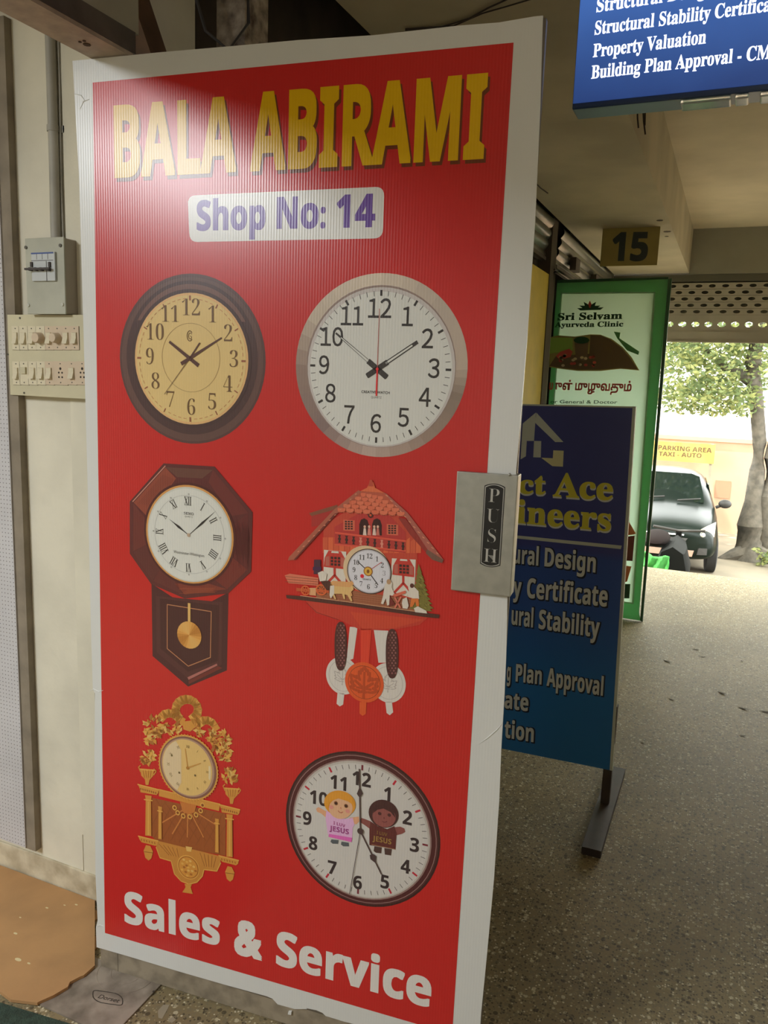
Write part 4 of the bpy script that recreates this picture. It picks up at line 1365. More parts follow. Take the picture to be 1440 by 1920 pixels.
mod = mcb.build('breaker_module', box, bevel=.0008)
mb = MB().box((a0[0], WY - .0526, a0[1] - .004), (a1[0], WY - .052, a0[1] - .0005), M_mb)
for k in range(1, 4):
    x = a0[0] + (a1[0] - a0[0]) * k / 4
    mb.box((x - .0004, WY - .0525, a0[1] - .017), (x + .0004, WY - .052, a0[1] - .004), M_mk)
q0, q1 = fb(330, 372), fb(552, 372)
mb.box((q0[0], WY - .0525, q0[1] - .0006), (q1[0], WY - .052, q0[1] + .0006), M_mk)
q0 = fb(480, 375); q1 = fb(492, 572)
mb.box((q0[0], WY - .0525, q1[1]), (q0[0] + .0018, WY - .052, q0[1]), M_mk)
mb.build('breaker_marking', mod)
mb = MB()
q0, q1 = fb(300, 462), fb(545, 455)
mb.box((q0[0], WY - .064, q0[1] - .002), (q1[0], WY - .059, q0[1] + .003), M_mk)
for x in (340, 395, 450, 520):
    p = fb(x, 450)
    mb.box((p[0] - .003, WY - .061, p[1] - .006), (p[0] + .003, WY - .052, p[1] + .002), M_mk)
for x in (340, 520):
    p = fb(x, 410)
    mb.box((p[0] - .003, WY - .056, p[1] - .006), (p[0] + .003, WY - .052, p[1] + .006), M_mk)
mb.build('lever', mod)
# switchboard
SF = on_y(WY - 0.028)
sq = [SF.px(*q) for q in ((6.5, 592), (22, 743), (152, 745), (148, 588))]
sx0, sx1, sz0, sz1 = (sq[0][0] + sq[1][0]) / 2 + .004, SF.px(170, 660)[0], (sq[1][1] + sq[2][1]) / 2, (sq[0][1] + sq[3][1]) / 2
sb = thing('switchboard', ((sx0 + sx1) / 2, WY, sz0), 'cream electrical switchboard with two rows of switches beside the red door', 'switchboard')
M_sb = mat('cream_bakelite', (208, 200, 168), 0.45, noise=0.05, nscale=8)
M_sw = mat('ivory_switch', (218, 208, 180), 0.4)
M_sw2 = mat('pinkish_switch_plate', (210, 190, 164), 0.45)
M_gap = mat('switch_gap', (92, 76, 56), 0.8)
MB().box((sx0, WY - .028, sz0), (sx1, WY - .0265, sz1), M_sb).build('base_plate', sb, bevel=.0006)
MB().box((-1.731, WY - .0265, sz0 + .004), (sx1 - .004, WY - .027 + .0265, sz1 - .004), mat('board_case', (190, 182, 160), .6)).build('case', sb)
for q in ((339, 327), (136, 940), (410, 1590)):
    p = SF.w(*crop(0, 560, 160 / 1440)(*q))
    MB().tube([p, p + Vector((0, -.0016, 0))], .0026, M_scr, 10).build('screw', sb)
C = crop(0, 560, 160 / 1440)


def module(x0, x1, y0, y1, kind):
    p0, p1 = SF.px(*C(x0, y1)), SF.px(*C(x1, y0))
    X0, Z0, X1, Z1 = p0[0] + .0010, p0[1], p1[0] - .0010, p1[1]
    f = WY - .0285
    names = {'S': 'switch', 'R': 'fan_regulator', 'I': 'indicator', 'O': 'socket'}
    mb = MB().box((X0 - .0005, f, Z0 - .0008), (X1 + .0012, f + .0004, Z1), M_gap)
    mb.box((X0, f - .0012, Z0), (X1, f, Z1), M_sw if x0 < 700 else M_sw2)
    xm, zm = (X0 + X1) / 2, (Z0 + Z1) / 2
    h = Z1 - Z0
    for z in (Z1 - .10 * h, Z0 + .10 * h):
        mb.tube([(xm, f - .0012, z), (xm, f - .0020, z)], .0016, M_scr, 8)
    if kind == 'O':
        for dx_, dz_, r in ((0, .19, .0036), (-.0055, .02, .0026), (.0055, .02, .0026), (-.0055, -.17, .0026), (.0055, -.17, .0026)):
            mb.tube([(xm + dx_, f - .0012, zm + dz_ * h), (xm + dx_, f - .0015, zm + dz_ * h)], r, mat_dark, 10)
    o = mb.build(names[kind], sb)
    w_ = (X1 - X0)
    mb = MB()
    if kind == 'S':
        # rocker: wedge that sticks out at its lower end
        zt, zmid, zb = zm + .24 * h, zm + .02 * h, zm - .24 * h
        xs = (xm - w_ * .27, xm + w_ * .27)
        pr = [(f - .0012, zt), (f - .0048, zt - .02 * h), (f - .0048, zmid), (f - .0095, zb), (f - .0012, zb)]
        mb.prism([(xs[0], y, z) for y, z in pr], (xs[1] - xs[0], 0, 0), M_sw)
        mb.build('rocker', o)
    elif kind == 'R':
        mb.tube([(xm, f - .0012, zm), (xm, f - .017, zm), (xm, f - .019, zm)], [w_ * .46, w_ * .42, w_ * .36], M_sw2, 18)
        mb.build('knob', o)
    elif kind == 'I':
        mb.box((xm - w_ * .30, f - .006, zm - .02 * h), (xm + w_ * .30, f - .0012, zm + .26 * h), M_sb)
        mb.build('lens', o)


mat_dark = mat('socket_hole', (52, 40, 34), .8)
bnd = (215, 330, 475, 615, 765, 905, 1050, 1195, 1338)
for i, k in enumerate('SSSRSRSS'):
    module(bnd[i], bnd[i + 1], 465, 862, k)
bnd = (225, 342, 485, 630, 770, 915, 1145, 1295, 1500)
for i, k in enumerate('SISSSOSO'):
    module(bnd[i], bnd[i + 1], 1062, 1450, k)

# ================================================================== FLOOR ITEMS AT THE DOOR
M_card = mat('tan_hardboard', (190, 146, 98), 0.75, noise=0.09, nscale=7, bump=.1, bscale=30)
M_fleck = mat('pale_fleck', (222, 206, 160), 0.8)
FL = lambda x, y, z=0.0: Plane((0, 0, z), (1, 0, 0), (0, 1, 0), (0, 0, 1)).w(x, y)
ct = 0.012
pts = [FL(x, y, ct) for x, y in ((178, 1688), (183, 1812), (168, 1822), (160, 1829), (150, 1831), (131, 1841), (127, 1850), (100, 1866), (75, 1877), (70, 1880), (46, 1877), (20, 1874))]
pts += [Vector((-1.60, 1.215, ct)), Vector((-2.2, 1.215, ct)), Vector((-2.2, 1.552, ct)), Vector((-1.90, 1.550, ct))]
pts = [Vector((min(p.x, -1.342), min(p.y, 1.553), ct)) for p in pts]
card = thing('hardboard_sheet', (-1.7, 1.4, 0), 'tan hardboard sheet with a torn edge lying on the floor by the cream wall', 'board')
cs = MB().prism(pts, (0, 0, -.0075), M_card).build('sheet', card)
for x, y, r in ((34, 1799, 8), (29, 1750, 5), (54, 1806, 4), (121, 1697, 3), (143, 1696, 4), (88, 1702, 4), (38, 1720, 3)):
    p = FL(x, y, ct + .0004)
    MB().prism([p + Vector((math.cos(t) * r * .0013, math.sin(t) * r * .0006, 0)) for t in [k * .785 for k in range(8)]], (0, 0, -.0004), M_fleck).build('pale_fleck', cs)
for p in ((-1.9, 1.35), (-1.5, 1.5), (-1.42, 1.42), (-2.1, 1.5)):
    MB().box((p[0] - .03, p[1] - .03, 0), (p[0] + .03, p[1] + .03, .0045), M_card).build('packing_pad', card)
# floor spring cover plate
fsp = thing('floor_spring_plate', (-1.25, 1.31, 0), 'worn metal floor spring plate with an oval emblem under the red door', 'floor plate')
M_fsp = mat('worn_plate', (166, 154, 140), 0.55, 0.1, noise=0.28, nscale=16, dark=(118, 108, 96), bump=.1, bscale=40)
c4 = [Vector((-1.375, 1.390, 0)), Vector((-1.158, 1.398, 0)), Vector((-1.155, 1.215, 0)), Vector((-1.375, 1.215, 0))]
ps = MB().prism([p + Vector((0, 0, .004)) for p in c4], (0, 0, -.0039), M_fsp).build('cover_plate', fsp)
FPn = Plane((0, 0, .0042), (1, 0, 0), (0, 1, 0), (0, 0, 1))
a = Art(FPn)
M_emb = mat('emblem_line', (70, 62, 54), .6)
ov = [(202 + 28 * math.copysign(abs(math.cos(t)) ** .6, math.cos(t)), 1871 + 11 * math.copysign(abs(math.sin(t)) ** .6, math.sin(t)) + 7 * math.cos(t)) for t in [k * math.pi / 12 for k in range(24)]]
oq = [FPn.px(*q) for q in ov]
a.line(oq, .0022, M_emb, 1, True)
a.text('Dorset', (183, 1871), (221, 1880), 9, M_emb, 1, 'R', .01)
a.build('emblem', ps, 'oval maker emblem')
mb = MB()
for k, r in enumerate((.040, .075)):
    mb.tube([(-1.26 + math.cos(t * .12) * r, 1.385 - abs(math.sin(t * .12)) * r * .9, .0042) for t in range(0, 27)], .0006, M_fsp, 5)
for x, y in ((288, 1859),):
    p = FL(x, y, .004)
    mb.tube([p, p + Vector((0, 0, .0008))], .003, M_emb, 10)
mb.build('plate_ridge', ps)
# green mat
M_mat = mat('green_mat', (58, 78, 66), 0.95, noise=.25, nscale=60, bump=.5, bscale=250)
mb = MB()
p0, p1 = FL(0, 1880, .008), FL(135, 1921, .008)
d_ = (p1 - p0).normalized(); n_ = Vector((d_.y, -d_.x, 0))
q = [p0 - d_ * .5, p1 + d_ * .15, p1 + d_ * .15 + n_ * .45, p0 - d_ * .5 + n_ * .45]
mb.prism([v + Vector((0, 0, .001)) for v in q], (0, 0, -.0085), M_mat)
o = mb.build('door_mat', base=(p0.x, p0.y - .2, 0))
tag(o, 'dark green door mat at the bottom left corner', 'mat')
# whitish paint smears on the threshold floor
M_smear = mat('lime_smear', (156, 146, 124), .85)
mb = MB()
for pts in (((296, 1895), (306, 1884), (318, 1884), (312, 1896), (304, 1910), (297, 1908)), ((315, 1912), (324, 1906), (330, 1912), (322, 1918)), ((262, 1838), (272, 1842), (268, 1846)), ((330, 1870), (338, 1868), (336, 1874))):
    mb.prism([FL(x, y, .0006) for x, y in pts], (0, 0, -.0005), M_smear)
tag(mb.build('paint_smear', base=FL(300, 1895)), 'pale paint smears on the floor in front of the red door', 'paint', kind='stuff')

# ================================================================== ABOVE THE DOOR
M_wood = mat('old_timber', (112, 82, 58), .85, noise=.3, nscale=9)
M_peel = mat('peeling_post', (170, 156, 136), .85, noise=.5, nscale=22, dark=(70, 54, 44))
mb = MB().box((-1.22, 1.70, 2.0), (-1.14, 1.80, ZS + .5), M_peel)
tag(mb.build('peeling_post', base=(-1.18, 1.75, 2.0)), 'old post with peeling white paint in the dark recess above the red door', 'post')
mb = MB().obox((-1.40, 1.42, 2.46), (.10, 0, -.03), (0, .07, 0), (.06, .17, -.40), M_wood)
tag(mb.build('timber_strut', base=(-1.35, 1.5, 2.2)), 'brown timber strut in the dark recess above the red door', 'timber')
mb = MB().tube([(-1.25, 1.60, 2.60), (-1.24, 1.61, 2.42), (-1.20, 1.63, 2.28), (-1.15, 1.65, 2.24), (-1.11, 1.67, 2.30), (-1.12, 1.67, 2.60)], .004, mat('dark_cable', (58, 52, 46), .7), 8)
tag(mb.build('hanging_cable', base=(-1.18, 1.63, 2.24)), 'loop of dark cable hanging beside the peeling post', 'cable')
SO = Plane((0, 0, ZS), (1, 0, 0), (0, 1, 0), (0, 0, -1))
M_cab = mat('thin_black_wire', (56, 46, 42), .7)
mb = MB()
mb.tube([SO.w(x, y, .004) for x, y in ((760, 52), (830, 47), (880, 32), (915, 12), (950, -4), (985, -22))], .0022, M_cab, 6)
mb.tube([SO.w(x, y, .004) for x, y in ((760, 54), (850, 46), (905, 22), (960, 6), (1000, -6))], .0018, M_cab, 6)
tag(mb.build('ceiling_wire', base=SO.w(860, 40)), 'thin dark wires clipped to the soffit above the red door', 'wire')
mb = MB().tube([SO.w(1004, 341, .004), SO.w(1014, 344, .02), SO.w(1028, 350, .03)], .003, M_cab, 6)
tag(mb.build('wire_stub', base=SO.w(1015, 345)), 'short wire end sticking out of the soffit right of the red door', 'wire')

# ================================================================== HANGING LIT SIGN
SY = 1.90
HP = on_y(SY)
sx0 = HP.px(1072, 205)[0]; sz0 = HP.px(1072, 205)[1]; sx1 = 0.55; sz1 = sz0 + 0.40
sign = thing('hanging_light_box', (0.1, SY + .04, sz0), 'lit blue light box sign with white lettering hanging from the ceiling', 'sign')
M_lb = mat('lit_blue_face', (34, 60, 120), .35, emit=.95)
M_lbs = mat('light_box_case', (38, 62, 104), .35)
MB().box((sx0, SY + .0015, sz0), (sx1, SY + .075, sz1), M_lbs).build('box_case', sign, bevel=.003)
ntf = M_lb.node_tree
tcf = ntf.nodes.new('ShaderNodeTexCoord')
spf = ntf.nodes.new('ShaderNodeSeparateXYZ')
ntf.links.new(tcf.outputs['Object'], spf.inputs[0])
rf = ntf.nodes.new('ShaderNodeValToRGB')
mf = ntf.nodes.new('ShaderNodeMapRange')
mf.inputs['From Max'].default_value = .5
ntf.links.new(spf.outputs['Z'], mf.inputs['Value'])
nf = ntf.nodes.new('ShaderNodeTexNoise')
nf.inputs['Scale'].default_value = 9
ntf.links.new(tcf.outputs['Object'], nf.inputs['Vector'])
af = ntf.nodes.new('ShaderNodeMath')
af.operation = 'MULTIPLY_ADD'
ntf.links.new(nf.outputs['Fac'], af.inputs[0])
af.inputs[1].default_value = .16
ntf.links.new(mf.outputs[0], af.inputs[2])
ntf.links.new(af.outputs[0], rf.inputs['Fac'])
ef = rf.color_ramp.elements
ef[0].position, ef[0].color = .10, lin(38, 62, 116)
ef[1].position, ef[1].color = .62, lin(70, 112, 186)
ntf.links.new(rf.outputs['Color'], ntf.nodes['Principled BSDF'].inputs['Emission Color'])
face = MB().box((sx0 + .002, SY - .001, sz0 + .012), (sx1 - .002, SY + .0015, sz1 - .002), M_lb).build('lit_face', sign)
M_lt = mat('lit_white_lettering', (236, 242, 255), .4, emit=1.3)
a = Art(Plane((0, SY - .001, 0), (1, 0, 0), (0, 0, 1), (0, -1, 0)))
C = crop(960, 0, 1 / 3)
lines = [('Structural Design', C(475, 68), C(845, 22), 'Structural'), ('Structural Stability Certificate', C(465, 195), C(1113, 107), 'Structural Stability'),
         ('Property Valuation', C(455, 322), C(1090, 230), 'Property Valuation'), ('Building Plan Approval - CMDA', C(445, 443), C(1240, 330), 'Building Plan Approval')]
caps = 0.0265
for t, p0, p1, ref in lines:
    g, gr = glyphs(t, 'S'), glyphs(ref, 'S')
    L, R = Vector(a.p.px(*p0)), Vector(a.p.px(*p1))
    g0 = min(v[0] for v in gr[0]); g1 = max(v[0] for v in gr[0])
    k = (R.x - L.x) / (g1 - g0)
    a._heavy(g, lambda x, y: (L.x + (x - g0) * k, L.y + y / g[2] * caps), M_lt, 1, .012)
a.build('sign_lettering', face, 'glowing white service lettering')
# clear strips added in place of silvery reflections on the box underside
mb = MB()
M_clear = mat('clear_reflection', (226, 230, 230), .12, trans=.85)
for xa, xb in ((1276, 1372), (1378, 1405), (1425, 1520)):
    qa, qb = HP.px(xa, 185), HP.px(xb, 170)
    mb.box((qa[0], SY + .006, sz0 - .010), (qb[0], SY + .055, sz0 - .001), M_clear)
mb.build('reflection_strip', sign, bevel=.003)
for x in (-.15, .45):
    MB().tube([(x, SY + .04, sz1), (x, SY + .04, ZC)], .004, M_scr, 8).build('hanger_rod', sign)
mb = MB()
for x0, y0, x1, y1 in ((1194, 205, 1197, 240), (1204, 205, 1210, 252), (1210, 205, 1209, 235)):
    mb.tube([on_y(3.0).w(x0, y0 - 30), on_y(3.0).w((x0 + x1) / 2, (y0 + y1) / 2), on_y(3.0).w(x1, y1)], .003, M_cab, 6)
mb.tube([on_y(3.0).w(1194, 175), Vector((-.438, 3.0, ZS + .012)), on_y(3.0).w(1210, 175)], .003, M_cab, 6)
tag(mb.build('dangling_wires', base=on_y(3.0).w(1200, 230)), 'thin wires dangling from the soffit edge behind the lit blue sign', 'wire')

# ================================================================== PLATE 15
PY = 5.05
NP = on_y(PY)
qa, qb = NP.px(1130, 434), NP.px(1229, 497)
np_ = thing('number_plate', ((qa[0] + qb[0]) / 2, PY, qb[1]), 'olive number plate reading 15 hanging from the soffit', 'sign')
pl = MB().box((qa[0], PY, qb[1]), (qb[0] + .008, PY + .012, ZS), mat('olive_board', (172, 156, 92), .6, noise=.05)).build('plate', np_)
a = Art(NP)
M_15 = mat('slate_figures', (58, 66, 66), .6)
a.text('15', (1147, 488), (1212, 488), 51, M_15, 1, 'B', .02)
a.build('figures', pl, 'dark grey figures')

# ================================================================== LEFT SHOP FRONTS BEYOND THE DOOR
XP = on_x(-1.05)
ya = XP.px(1000, 480)[0]; yb = XP.px(1031, 510)[0]
tag(MB().box((-1.10, ya - .25, 0), (-1.05, yb - .02, 2.14), mat('yellow_board', (214, 186, 66), .6, noise=.06)).build('yellow_panel', base=(-1.07, ya, 0)), 'yellow shop front panel standing between the red door and the green door', 'panel')
yc = XP.px(1040, 500)[0]; yd = XP.px(1050, 500)[0]
struct('trim_6', MB().box((-1.12, yb - .02, 0), (-1.045, yc, ZS), mat('dark_jamb', (84, 72, 60), .8)), 'dark jamb beside the yellow panel', 'jamb')
post = thing('shutter_guide_post', (-1.06, yc, 0), 'grey steel shutter guide post right of the yellow panel', 'post')
M_post = mat('grey_post', (150, 142, 122), .6, noise=.1)
MB().box((-1.083, yc, 0), (-1.050, yc + .03, 2.30), M_post).build('post', post)
mb = MB().box((-1.075, yc - .03, 2.12), (-1.045, yc - .001, 2.20), mat('rusty_bracket', (104, 66, 46), .8))
mb.tube([(-1.055, yc - .03, 2.16), (-1.02, yc - .06, 2.17), (-1.02, yc - .14, 2.165)], .006, M_cab, 6)
mb.build('bracket', post)


def roller(name, y0, y1, label, nz):
    t = thing(name, (-1.05, (y0 + y1) / 2, 2.16), label, 'shutter')
    M_gal = mat('galvanised_slats', (150, 150, 142), .28, .85, noise=.1, nscale=6)
    vs, fs = [], []
    N_ = 60
    for i in range(N_ + 1):
        t_ = i / N_
        z = ZS - .005 - t_ * .23
        x = -1.045 - .05 * t_ + .014 * abs(math.sin(t_ * math.pi * nz))
        vs += [(x, y0, z), (x, y1, z)]
    for i in range(N_):
        fs.append((2 * i, 2 * i + 2, 2 * i + 3, 2 * i + 1))
    mb = MB().add(vs, fs, M_gal, True)
    mb.box((-1.14, y0, 2.225), (-1.12, y1, ZS), M_dark)
    mb.build('slat_curtain', t)
    MB().box((-1.11, y0, 2.216), (-1.07, y1, 2.236), M_aludark).build('bottom_bar', t)
    return t


t1 = roller('rolling_shutter', 3.6, yb - .03, 'rolled up steel shutter above the yellow panel', 4)
t2 = roller('rolling_shutter', yd, 7.0, 'rolled up steel shutter behind the green door and below plate 15', 4)
for y in (5.3, 6.1):
    MB().box((-1.06, y, 2.25), (-1.02, y + .14, 2.33), M_dark).build('bracket', t2)
struct('trim_7', MB().box((-1.14, 6.2, 0), (-1.06, 7.02, 2.15), M_wall), 'shop front pier behind the green door', 'pier')

# ================================================================== GREEN CLINIC DOOR
GY = 5.28
GPl = on_y(GY)
gd = thing('clinic_door', (-1.06, GY, 0), 'open green clinic door with a printed mint poster further down the corridor', 'door')
gx1 = (GPl.px(1249, 560)[0] + GPl.px(1200, 1160)[0]) / 2; gz1 = GPl.px(1200, 524)[1]
M_gr = mat('green_sheet', (132, 190, 142), .5)
M_grd = mat('dark_green_edge', (44, 84, 54), .55)
M_mint = mat('mint_print', (196, 228, 202), .5)


def see_through(m, k):
    """thin printed film on glass: daylight from behind glows through it"""
    t = m.node_tree
    b = t.nodes['Principled BSDF']
    tl_ = t.nodes.new('ShaderNodeBsdfTranslucent')
    tl_.inputs[0].default_value = b.inputs['Base Color'].default_value
    mx_ = t.nodes.new('ShaderNodeMixShader')
    mx_.inputs[0].default_value = k
    t.links.new(b.outputs[0], mx_.inputs[1])
    t.links.new(tl_.outputs[0], mx_.inputs[2])
    t.links.new(mx_.outputs[0], t.nodes['Material Output'].inputs[0])


see_through(M_gr, .55)
see_through(M_mint, .5)
h0_, h1_, h2_ = GPl.px(1052, 552), GPl.px(1229, 547), GPl.px(1188, 1133)
hole = [(-1.09, GY, h2_[1] + .01), (h2_[0] - .01, GY, h2_[1] + .01), (h1_[0] - .01, GY, h1_[1] - .01), (-1.09, GY, h1_[1] - .01)]
lf = MB().prism([(-1.13, GY, .01), (gx1 + .012, GY, .01), (gx1, GY, .06), (gx1 - .01, GY, gz1), (-1.13, GY, gz1 - .01)], (0, .03, 0), M_gr, [hole]).build('door_leaf', gd)
MB().prism([(gx1 + .012, GY + .002, .01), (gx1 + .028, GY + .008, .0), (gx1 + .010, GY + .008, gz1 + .005), (gx1 - .01, GY + .002, gz1)], (0, .028, 0), M_grd).build('edge_strip', gd)
MB().prism([(-1.13, GY - .001, gz1 - .015), (-1.13, GY - .001, gz1 + .005), (gx1 - .01, GY - .001, gz1 + .012), (gx1 - .01, GY - .001, gz1)], (0, .03, 0), M_grd).build('top_strip', gd)
a = Art(GPl, .0005)
L_ = 3.0
g0 = GPl.px(1052, 552); g1 = GPl.px(1229, 547); g2 = GPl.px(1188, 1133)
a.poly([(-1.10, g2[1]), (g2[0], g2[1]), (g1[0], g1[1]), (-1.10, g1[1])], M_mint, 1)
C = crop(980, 480, 300 / 1440)
P = lambda *l: [C(*q) for q in l]
D1, D2 = mat('dark_green_print', (40, 86, 52), .5), mat('brown_print', (116, 96, 66), .5)
D3, D4, D5 = mat('red_print', (214, 92, 76), .5), mat('leaf_print', (86, 160, 92), .5), mat('pale_green_print', (160, 200, 90), .5)
D6, D7 = mat('maroon_print', (120, 66, 56), .5), mat('orange_print', (222, 142, 88), .5)
for k in range(5):
    an = math.radians(25 + k * 32.5)
    x, y = 605, 480
    dx_, dy_ = math.cos(an) * 105, -math.sin(an) * 80
    a.ppoly(P((x, y), (x + dx_ * .5 - dy_ * .22, y + dy_ * .5 + dx_ * .16), (x + dx_, y + dy_), (x + dx_ * .5 + dy_ * .22, y + dy_ * .5 - dx_ * .16)), D3 if k == 2 else D1, 3 + k % 2)
a.ppoly(P((490, 470), (730, 462), (700, 485), (520, 490)), D1, 5)
a.text('Sri Selvam', C(316, 578), C(893, 565), 12.5, D1, 3, 'S', .02)
a.text('Ayurveda Clinic', C(290, 640), C(903, 634), 9.0, D1, 3, 'S', .02)
a.ppoly(P((250, 730), (320, 715), (470, 725), (610, 705), (700, 708), (800, 745), (900, 820), (980, 910), (1050, 1030), (880, 1015), (700, 1035), (500, 1035), (300, 1010), (240, 1000)), mat('gold_print', (170, 160, 90), .5), 3)
a.ppoly(P((610, 712), (700, 716), (790, 752), (890, 828), (965, 915), (1035, 1020), (880, 1006), (700, 1022), (500, 1024), (300, 1000), (240, 990), (300, 900), (600, 880)), D2, 4)
a.ppoly(P((240, 735), (450, 735), (450, 850), (240, 880)), D5, 4)
a.ppoly(P((300, 900), (340, 860), (420, 835), (450, 860), (430, 910), (330, 930)), D3, 5)
a.ppoly(P((465, 760), (595, 760), (580, 940), (480, 940)), mat('jar_print', (132, 112, 84), .5), 6)
q = GPl.px(*C(530, 758)); a.ell(q, .05, .022, D1, 7, n=20)
for k in range(26):
    x, y = 340 + random.random() * 360, 890 + random.random() * 110
    q = GPl.px(*C(x, y)); a.ell(q, .012, .009, (D3, mat_fl, D2)[k % 3] if (mat_fl := M_fleck) else D2, 7, n=8)
a.ppoly(P((820, 680), (880, 690), (870, 740), (1050, 860), (1040, 890), (940, 850), (850, 740)), D4, 5)
a.text('யுள் முழுவதும்', C(240, 1200), C(975, 1215), 15, D3, 3, 'R', .03)
a.text('or General & Doctor', C(250, 1325), C(850, 1330), 6, D1, 3, 'R', .01)
# lower pictures, right edge visible beside the blue board
for pts, mt in ((((1135, 960), (1172, 965), (1192, 1000), (1189, 1002), (1135, 1010)), D7), (((1135, 1012), (1190, 1004), (1186, 1052), (1135, 1048)), D6), (((1135, 1055), (1184, 1062), (1176, 1090), (1160, 1096), (1135, 1088)), D7), (((1130, 1094), (1182, 1095), (1180, 1122), (1130, 1120)), D1)):
    a.ppoly(pts, mt, 3)
a.build('clinic_poster', lf, 'mint green clinic poster with a red heading and a food picture')

# ================================================================== BLUE STANDEE
BY = 2.75
bs_ = thing('board_stand', (-.64, BY, 0), 'tall blue advertising board on steel legs behind the red door', 'sign stand')
tr, br_ = on_y(BY).px(1186, 765), on_y(BY).px(1143, 1444)
lean = Vector((tr[0] - br_[0], 0, tr[1] - br_[1])).normalized()
BU = Vector((lean.z, 0, -lean.x))
bo = Vector((br_[0], BY, br_[1]))
BPl = Plane(bo, BU, lean, (0, -1, 0))
bh = (Vector((tr[0], 0, tr[1])) - Vector((br_[0], 0, br_[1]))).length
bw = .70
M_bf = bpy.data.materials.new('blue_print')
M_bf.use_nodes = True
nt = M_bf.node_tree
bsd = nt.nodes['Principled BSDF']
tcx = nt.nodes.new('ShaderNodeTexCoord')
sp = nt.nodes.new('ShaderNodeSeparateXYZ')
nt.links.new(tcx.outputs['Object'], sp.inputs[0])
rp_ = nt.nodes.new('ShaderNodeValToRGB')
e = rp_.color_ramp.elements
mr = nt.nodes.new('ShaderNodeMapRange')
mr.inputs['From Min'].default_value = .15
mr.inputs['From Max'].default_value = .15 + bh
nt.links.new(sp.outputs['Z'], mr.inputs['Value'])
nt.links.new(mr.outputs[0], rp_.inputs['Fac'])
e[0].position, e[0].color = 0.0, lin(40, 108, 166)
e[1].position, e[1].color = 1.0, lin(66, 70, 126)
for p_, c_ in ((.22, (40, 108, 172)), (.45, (50, 86, 156)), (.60, (52, 78, 148)), (.62, (62, 68, 130))):
    q = e.new(p_); q.color = lin(*c_)
nt.links.new(rp_.outputs['Color'], bsd.inputs['Base Color'])
bsd.inputs['Roughness'].default_value = .35
pnl = MB().obox(BPl.at(-bw, 0, 0), BU * bw, lean * bh, Vector((0, .018, 0)), M_bf).build('board_panel', bs_)
M_bedge = mat('pale_board_edge', (188, 192, 176), .5)
mb = MB()
mb.obox(BPl.at(0, 0, .001), BU * .010, lean * bh, Vector((0, .022, 0)), M_bedge)
mb.obox(BPl.at(-bw, bh, .001), BU * (bw + .010), lean * .005, Vector((0, .022, 0)), M_bedge)
mb.obox(BPl.at(-bw - .008, 0, .001), BU * .008, lean * bh, Vector((0, .022, 0)), M_bedge)
mb.build('edge_strip', bs_)
a = Art(BPl, .0006)
B_w, B_y, B_yw, B_lg, B_k = mat('white_print', (206, 208, 200), .5), mat('yellow_print', (206, 196, 60), .5), mat('cream_print', (206, 200, 150), .5), mat('pale_logo_print', (186, 190, 176), .5), mat('black_outline_print', (24, 30, 48), .5)
C = crop(940, 740, 260 / 1440)
P = lambda *l: [C(*q) for q in l]
a.ppoly(P((360, 185), (340, 480), (265, 480), (255, 640), (200, 672), (222, 300)), B_lg, 1)
a.ppoly(P((365, 187), (645, 492), (560, 492), (350, 290)), B_lg, 1)
a.ppoly(P((340, 480), (415, 482), (410, 652), (332, 650)), B_lg, 1)
a.ppoly(P((540, 578), (648, 582), (640, 748), (530, 742), (415, 655), (535, 660)), B_yw, 1)
for t, p0, p1, cp in (('ct', C(185, 1022), C(455, 1035), 36), ('Ace', C(538, 1052), C(1150, 1095), 43), ('ineers', C(160, 1328), C(1130, 1415), 43)):
    a.text(t, (p0[0] + .6, p0[1] + 3), (p1[0] + .6, p1[1] + 3), cp, B_w, 1, 'S', .015)
    a.text(t, p0, p1, cp, B_y, 2, 'S', .012)
a.ppoly([(930, 1000), (1166, 1023), (1164, 1029.5), (930, 1005.5)], B_lg, 1)
for t, p0, p1, cp in (('ural', (962, 1055), (1009, 1060), 33), ('Design', (1021, 1061), (1116, 1073), 34), ('y', (962, 1117), (977, 1119), 35), ('Certificate', (988, 1120), (1138, 1137), 36),
                      ('ural', (959, 1170), (999, 1176), 34), ('Stability', (1010, 1178), (1123, 1195), 35), ('g', (950, 1275), (957, 1276), 32), ('Plan', (967, 1277), (1015, 1283), 32), ('Approval', (1025, 1285), (1130, 1304), 33),
                      ('ate', (946, 1327), (990, 1333), 31), ('tion', (946, 1382), (1000, 1391), 32)):
    g = dict(kind='B')
    a.text(t, (p0[0] + 1.2, p0[1] + 1.2), (p1[0] + 1.8, p1[1] + 1.2), cp + 1, B_k, 1, 'B', .045)
    a.text(t, p0, p1, cp, B_w, 2, 'B', .012)
a.build('board_lettering', pnl, 'white and yellow lettering with a pale house logo')
M_leg = mat('brown_steel', (72, 60, 50), .6, .3, noise=.15, nscale=18)
for sgn, x in ((0, -.300), (1, -.985)):
    MB().box((x, BY + .001, .030), (x + .030, BY + .031, .40), M_leg).build('leg', bs_)
    mb = MB()
    x0, x1 = (x - .012, x + .050)
    mb.box((x0, 2.44, .004), (x1, 3.06, .030), M_leg)
    mb.box((x0 + .004, 2.4385, .007), (x1 - .004, 2.441, .027), mat_dark)
    for y in (2.46, 3.02):
        mb.box((x0 + .01, y, 0), (x1 - .01, y + .03, .004), mat_dark)
    mb.build('foot_bar', bs_)

